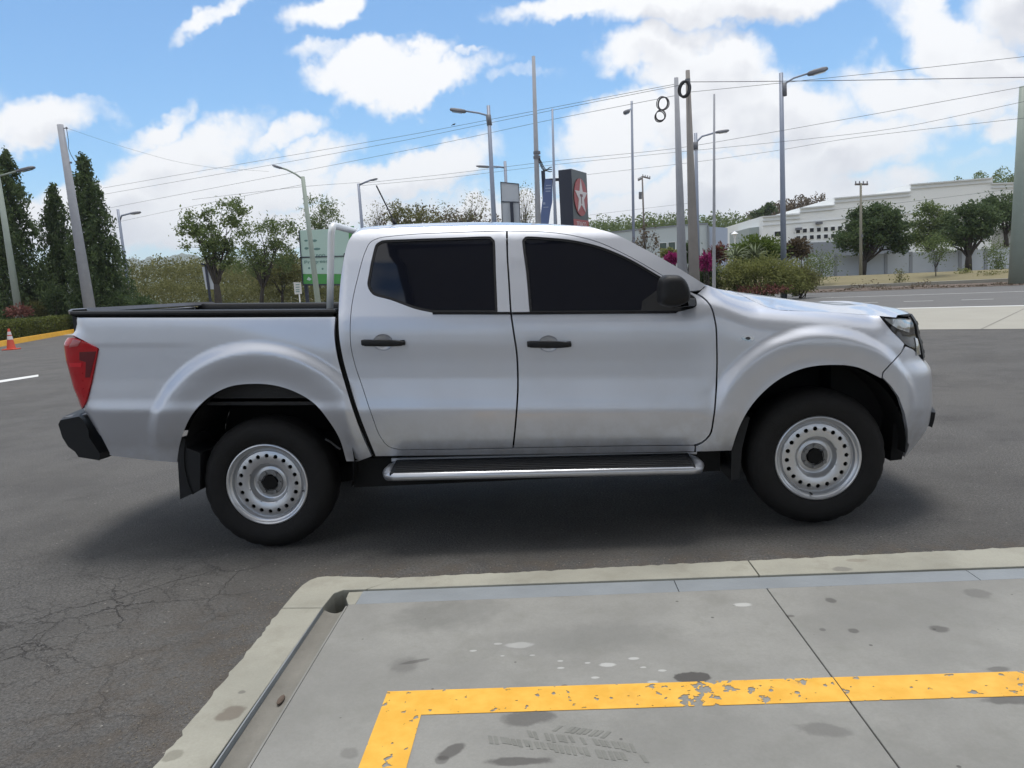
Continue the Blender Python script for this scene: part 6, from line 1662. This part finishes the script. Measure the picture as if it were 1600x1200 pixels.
# ---- buildings
M['bwhite'] = simple('white_cladding', (.82, .83, .82), .7, var=.06, scale=.15)
M['bshade'] = simple('parapet_trim', (.66, .68, .69), .7, var=.05)
M['bglass'] = simple('dark_window', (.018, .02, .028), .4, var=.2, spec=.25)
M['bgrey'] = simple('grey_base', (.23, .25, .28), .7, var=.1)
YBW = 110
wh = empty('white_building', at(1350, 400, YBW), 'large white industrial building with stepped parapet and two rows of small square windows', 'building')
top = [(1192, 337.5), (1250, 333.5), (1250, 324.5), (1304, 319.5), (1304, 309), (1423, 298.5), (1423, 287.5), (1551, 277), (1551, 286), (1700, 280)]
poly = top + [(1700, 470), (1192, 470)]
pf = [at(px, py, YBW) for px, py in poly]
MB().prism([tuple(p) for p in pf], (0, 0, 0), (0, 25, 0)).build('facade', M['bwhite'], wh)
for (a, b) in zip(top[0::2], top[1::2]):
    # coping and a recessed-looking string course under every step
    for dy, hpx, out in ((0, 2.0, .35), (6.5, 1.6, .2)):
        q = [at(a[0] - .6, a[1] + dy, YBW - out), at(b[0] + .6, b[1] + dy, YBW - out), at(b[0] + .6, b[1] + dy + hpx, YBW - out), at(a[0] - .6, a[1] + dy + hpx, YBW - out)]
        MB().prism([tuple(p) for p in q], (0, 0, 0), (0, out - .004, 0)).build('coping' if dy == 0 else 'string_course', M['bshade'], wh)
q = [at(1192, 352, YBW - .15), at(1700, 309, YBW - .15), at(1700, 310.2, YBW - .15), at(1192, 353.2, YBW - .15)]
MB().prism([tuple(p) for p in q], (0, 0, 0), (0, .14, 0)).build('string_course', M['bshade'], wh)
win_px = [(1246.5, 361.2), (1257.2, 360.4), (1268, 359.6), (1279, 358.9), (1290, 358.2), (1301, 357.4), (1312, 356.6), (1323, 355.8), (1247, 372), (1257.2, 371.5), (1268, 370.7), (1279, 370.1), (1290, 369.4), (1301, 368.7), (1312, 368), (1323, 367.2), (1215.5, 365.5)]
for i, (px, py) in enumerate(win_px):
    w, h = (6.2, 6.0) if i < 16 else (11, 7.5)
    c = at(px, py, YBW); m = mpp(px, py, YBW)
    fr = MB()
    for (x0, x1, z0, z1) in ((-w / 2 - .3, w / 2 + .3, h / 2, h / 2 + .3), (-w / 2 - .3, w / 2 + .3, -h / 2 - .3, -h / 2), (-w / 2 - .3, -w / 2, -h / 2, h / 2), (w / 2, w / 2 + .3, -h / 2, h / 2)):
        fr.box((c[0] + x0 * m, YBW - .16, c[2] + z0 * m), (c[0] + x1 * m, YBW - .004, c[2] + z1 * m))
    f_ = fr.build('window', M['bwhite'], wh)
    MB().box((c[0] - w / 2 * m, YBW - .05, c[2] - h / 2 * m), (c[0] + w / 2 * m, YBW - .008, c[2] + h / 2 * m)).build('pane', M['bglass'], f_)
q = [at(px, py, YBW - .25) for px, py in ((1228, 380), (1420, 374), (1420, 440), (1228, 440))]
MB().prism([tuple(p) for p in q], (0, 0, 0), (0, .24, 0)).build('base_course', M['bgrey'], wh)
for (px, py) in ((1250, 357.5), (1282, 348.5)):
    p = at(px, py, YBW - 1); MB().box((p[0] - .35, YBW - .9, p[2] - .15), (p[0] + .35, YBW - .01, p[2] + .2)).build('wall_light', M['lamp_head'], wh)
gs = empty('grey_building', at(1182, 365, 112), 'small grey green building end left of the large white building', 'building')
MB().prism([tuple(at(px, py, 112)) for px, py in ((1171, 356), (1193, 353.5), (1193, 440), (1171, 440))], (0, 0, 0), (0, 12, 0)).build('facade', simple('grey_green_wall', (.34, .38, .37), .8, var=.08), gs)
YSB = 88
sb = empty('low_building', at(1060, 390, YSB), 'low pale blue grey building behind the two thick poles', 'building')
M['sbw'] = simple('pale_wall', (.47, .52, .54), .7, var=.05); M['sbb'] = simple('blue_grey_wall', (.40, .46, .58), .7, var=.05)
MB().prism([tuple(at(px, py, YSB)) for px, py in ((930, 366), (1006, 357.5), (1095, 349.5), (1106, 349.5), (1106, 440), (930, 440))], (0, 0, 0), (0, 14, 0)).build('facade', M['sbw'], sb)
MB().prism([tuple(at(px, py, YSB + .5)) for px, py in ((1106.2, 354), (1137, 356), (1137, 440), (1106.2, 440))], (0, 0, 0), (0, 13, 0)).build('wing', M['sbb'], sb)
MB().prism([tuple(at(px, py, YSB - .1)) for px, py in ((930, 364.8), (1006, 356.3), (1095, 348.3), (1106.6, 348.3), (1106.6, 350.5), (1095, 350.5), (1006, 358.5), (930, 367))], (0, 0, 0), (0, .09, 0)).build('coping', M['bgrey'], sb)
p = at(1106.5, 352, YSB - .2); MB().tube([(p[0], YSB - .2, 0), (p[0], YSB - .2, p[2])], .12, 8).build('downpipe', M['bgrey'], sb)
for (px, py) in ((1036, 386), (1049.5, 385)):
    c = at(px, py, YSB); m = mpp(px, py, YSB); w, h = 10.5, 12.5
    fr = MB()
    for (x0, x1, z0, z1) in ((-w / 2 - .6, w / 2 + .6, h / 2, h / 2 + .6), (-w / 2 - .6, w / 2 + .6, -h / 2 - .6, -h / 2), (-w / 2 - .6, -w / 2, -h / 2, h / 2), (w / 2, w / 2 + .6, -h / 2, h / 2)):
        fr.box((c[0] + x0 * m, YSB - .14, c[2] + z0 * m), (c[0] + x1 * m, YSB - .004, c[2] + z1 * m))
    f_ = fr.build('window', M['bwhite'], sb)
    MB().box((c[0] - w / 2 * m, YSB - .05, c[2] - h / 2 * m), (c[0] + w / 2 * m, YSB - .008, c[2] + h / 2 * m)).build('pane', simple('greenish_glass', (.06, .09, .08), .2), f_)
gl_ = empty('garden_lamp', (at(1148, 372, 60)[0], 60, 0), 'small pale lantern post left of the bright green bush', 'lamp')
p = at(1148, 372, 60); MB().tube([(p[0], 60, 0), (p[0], 60, p[2])], .06, 8).build('post', M['white'], gl_); MB().grid([[(p[0] + r * math.cos(a), 60 + r * math.sin(a), p[2] + z) for a in np.linspace(0, 6.2832, 9)] for r, z in ((.1, 0), (.16, .3), (.32, .32), (.02, .55))]).build('lantern', M['white'], gl_)
# wooded hills behind the buildings
mass('hill_trees', 'wooded ridge behind the low pale building', [(915, 352), (940, 349), (985, 349), (1005, 346), (1030, 343), (1050, 346), (1075, 341), (1110, 345), (1140, 340), (1165, 345), (1195, 341)], 150, 30, 30000, .55, M['l_mid'], 0, 101)
mass('hill_trees', 'brown dry hillside showing above the stepped parapet', [(1195, 338), (1215, 331), (1240, 322), (1262, 317), (1290, 318), (1304, 314)], 165, 20, 15000, .55, M['l_dry'], 0, 102)
tree('hill_tree', 'dark tree on the ridge just left of the big street lamp', 'tree', 1204, 350, 150, [(1203, 327, 10, 9), (1185, 335, 10, 6)], 900, .6, M['l_deep'], .2, None, clump=.4, limbs=10, seed=103)
mass('hill_trees', 'trees on the ridge above the right end of the white building', [(1551, 283), (1565, 279), (1585, 276), (1610, 272), (1660, 268)], 165, 20, 9000, .55, M['l_mid'], 0, 104)

# ---- overhead cables, from left to right as traced, and the bird
def wire(label, pts, Ys, rad=.014):
    fine = []
    for i in range(len(pts) - 1):
        a, b = at(*pts[i], Ys[i]), at(*pts[i + 1], Ys[i + 1])
        fine += [a + (b - a) * t for t in np.linspace(0, 1, 7)[:-1]]
    fine.append(at(*pts[-1], Ys[-1])); fine = np.array(fine)
    if len(pts) > 2:                                   # round the joints a little
        for _ in range(3): fine[1:-1] = (fine[:-2] + 2 * fine[1:-1] + fine[2:]) / 4
    o = MB().tube([tuple(p) for p in fine], rad * .6, 5).build('overhead_cable', M['wire'], smooth=True, origin=tuple(fine[len(fine) // 2]))
    return tag(o, label, 'cable', 'overhead cables')
wire('topmost overhead cable running left from the two thick poles', [(1057, 131), (925, 156), (775, 185), (650, 209), (500, 235), (400, 252), (160, 294)], [29, 32, 36, 39, 43, 45, 50], .017)
wire('second overhead cable running left from the two thick poles', [(1073, 131), (925, 160), (780, 189), (650, 216), (500, 244), (400, 262), (160, 304)], [28, 32, 36, 39, 43, 45, 50], .017)
wire('overhead cable carrying the figure of eight loops, lowest of the upper three', [(1057, 149), (860, 187), (700, 222), (500, 262), (400, 281), (160, 327)], [29, 34, 38, 43, 45, 50], .016)
wire('thick overhead cable running right from the black cable coil', [(1075, 128), (1160, 127.5), (1300, 126), (1450, 123.5), (1640, 120)], [28, 27.5, 27, 26, 25], .022)
wire('overhead cable rising right from below the black coil', [(1077, 144), (1217, 130), (1290, 122), (1400, 111), (1640, 84)], [28, 28, 27.5, 27, 25], .015)
wire('middle overhead cable crossing behind the pylon and rising to the right', [(560, 287), (700, 272), (875, 250), (1055, 233), (1217, 205), (1400, 172), (1640, 128)], [44, 42, 38, 36, 34, 31, 27], .016)
wire('overhead cable just below the middle one', [(565, 290), (700, 278), (875, 256), (1055, 238), (1217, 222), (1400, 202), (1640, 150)], [44, 42, 38, 36, 34, 31, 28], .014)
wire('low overhead cable rising right across the sky over the white building', [(890, 276), (1090, 253), (1217, 235), (1330, 215), (1640, 180)], [60, 52, 46, 42, 34], .018)
wire('overhead cable from the green lamp pole to the roll bar lamp', [(300, 312), (474, 291), (562, 285)], [38, 33.2, 44], .013)
wire('lower overhead cable left of the green lamp pole', [(160, 352), (300, 322), (475, 288)], [52, 44, 33.2], .013)
wire('thin cable from the leaning concrete pole over the left trees', [(104, 200), (180, 226), (270, 252), (330, 262), (420, 268)], [44, 44, 45, 46, 48], .011)
wire('thin overhead cable low over the white building', [(1010, 352), (1217, 336), (1400, 318), (1640, 288)], [72, 72, 70, 66], .02)
wire('thin overhead cable between the roof and the distant transformer pole', [(905, 338), (1004, 326), (1090, 316)], [75, 70, 66], .018)
bc = at(709, 195.5, 37.4)
bird = empty('bird', bc, 'small dark bird perched on the topmost cable', 'bird')
m_ = mpp(709, 195, 37.4)
MB().sphere(bc + [0, 0, 1.0 * m_], (2.2 * m_, 1.1 * m_, 1.1 * m_), 10, 6).build('body', M['cable'], bird, smooth=True)
MB().sphere(bc + np.array([1.9 * m_, 0, 2.0 * m_]), (.8 * m_, .7 * m_, .75 * m_), 8, 5).build('head', M['cable'], bird, smooth=True)
MB().prism([tuple(bc + np.array(v) * m_) for v in ((-1.6, 0, 1.0), (-4.0, 0, -.3), (-3.8, 0, -.7), (-1.4, 0, .4))], (0, 0, 0), (0, .03, 0)).build('tail', M['cable'], bird)
MB().prism([tuple(bc + np.array([0, 0, 0]) + np.array(v) * m_) for v in ((2.5, 0, 2.2), (3.5, 0, 1.9), (2.5, 0, 1.7))], (0, 0, 0), (0, .02, 0)).build('beak', M['cable'], bird)

# ------------------------------------------------------------------ air: far things fade towards the sky colour
hz = MB().box((-3150, -3150, -1.3), (3150, 3250, 240)).build('haze', M['white'])
hm = bpy.data.materials.new('air_haze'); hm.use_nodes = True
ht = NT(hm.node_tree); ht.n.clear()
ho = ht.add('ShaderNodeOutputMaterial'); hv = ht.add('ShaderNodeVolumePrincipled')
hv.inputs['Color'].default_value = (.86, .92, 1.0, 1); hv.inputs['Density'].default_value = 0.00022; hv.inputs['Anisotropy'].default_value = 0.3
ht.link(hv.outputs[0], ho.inputs['Volume'])
hz.data.materials.clear(); hz.data.materials.append(hm); hz['kind'] = 'stuff'
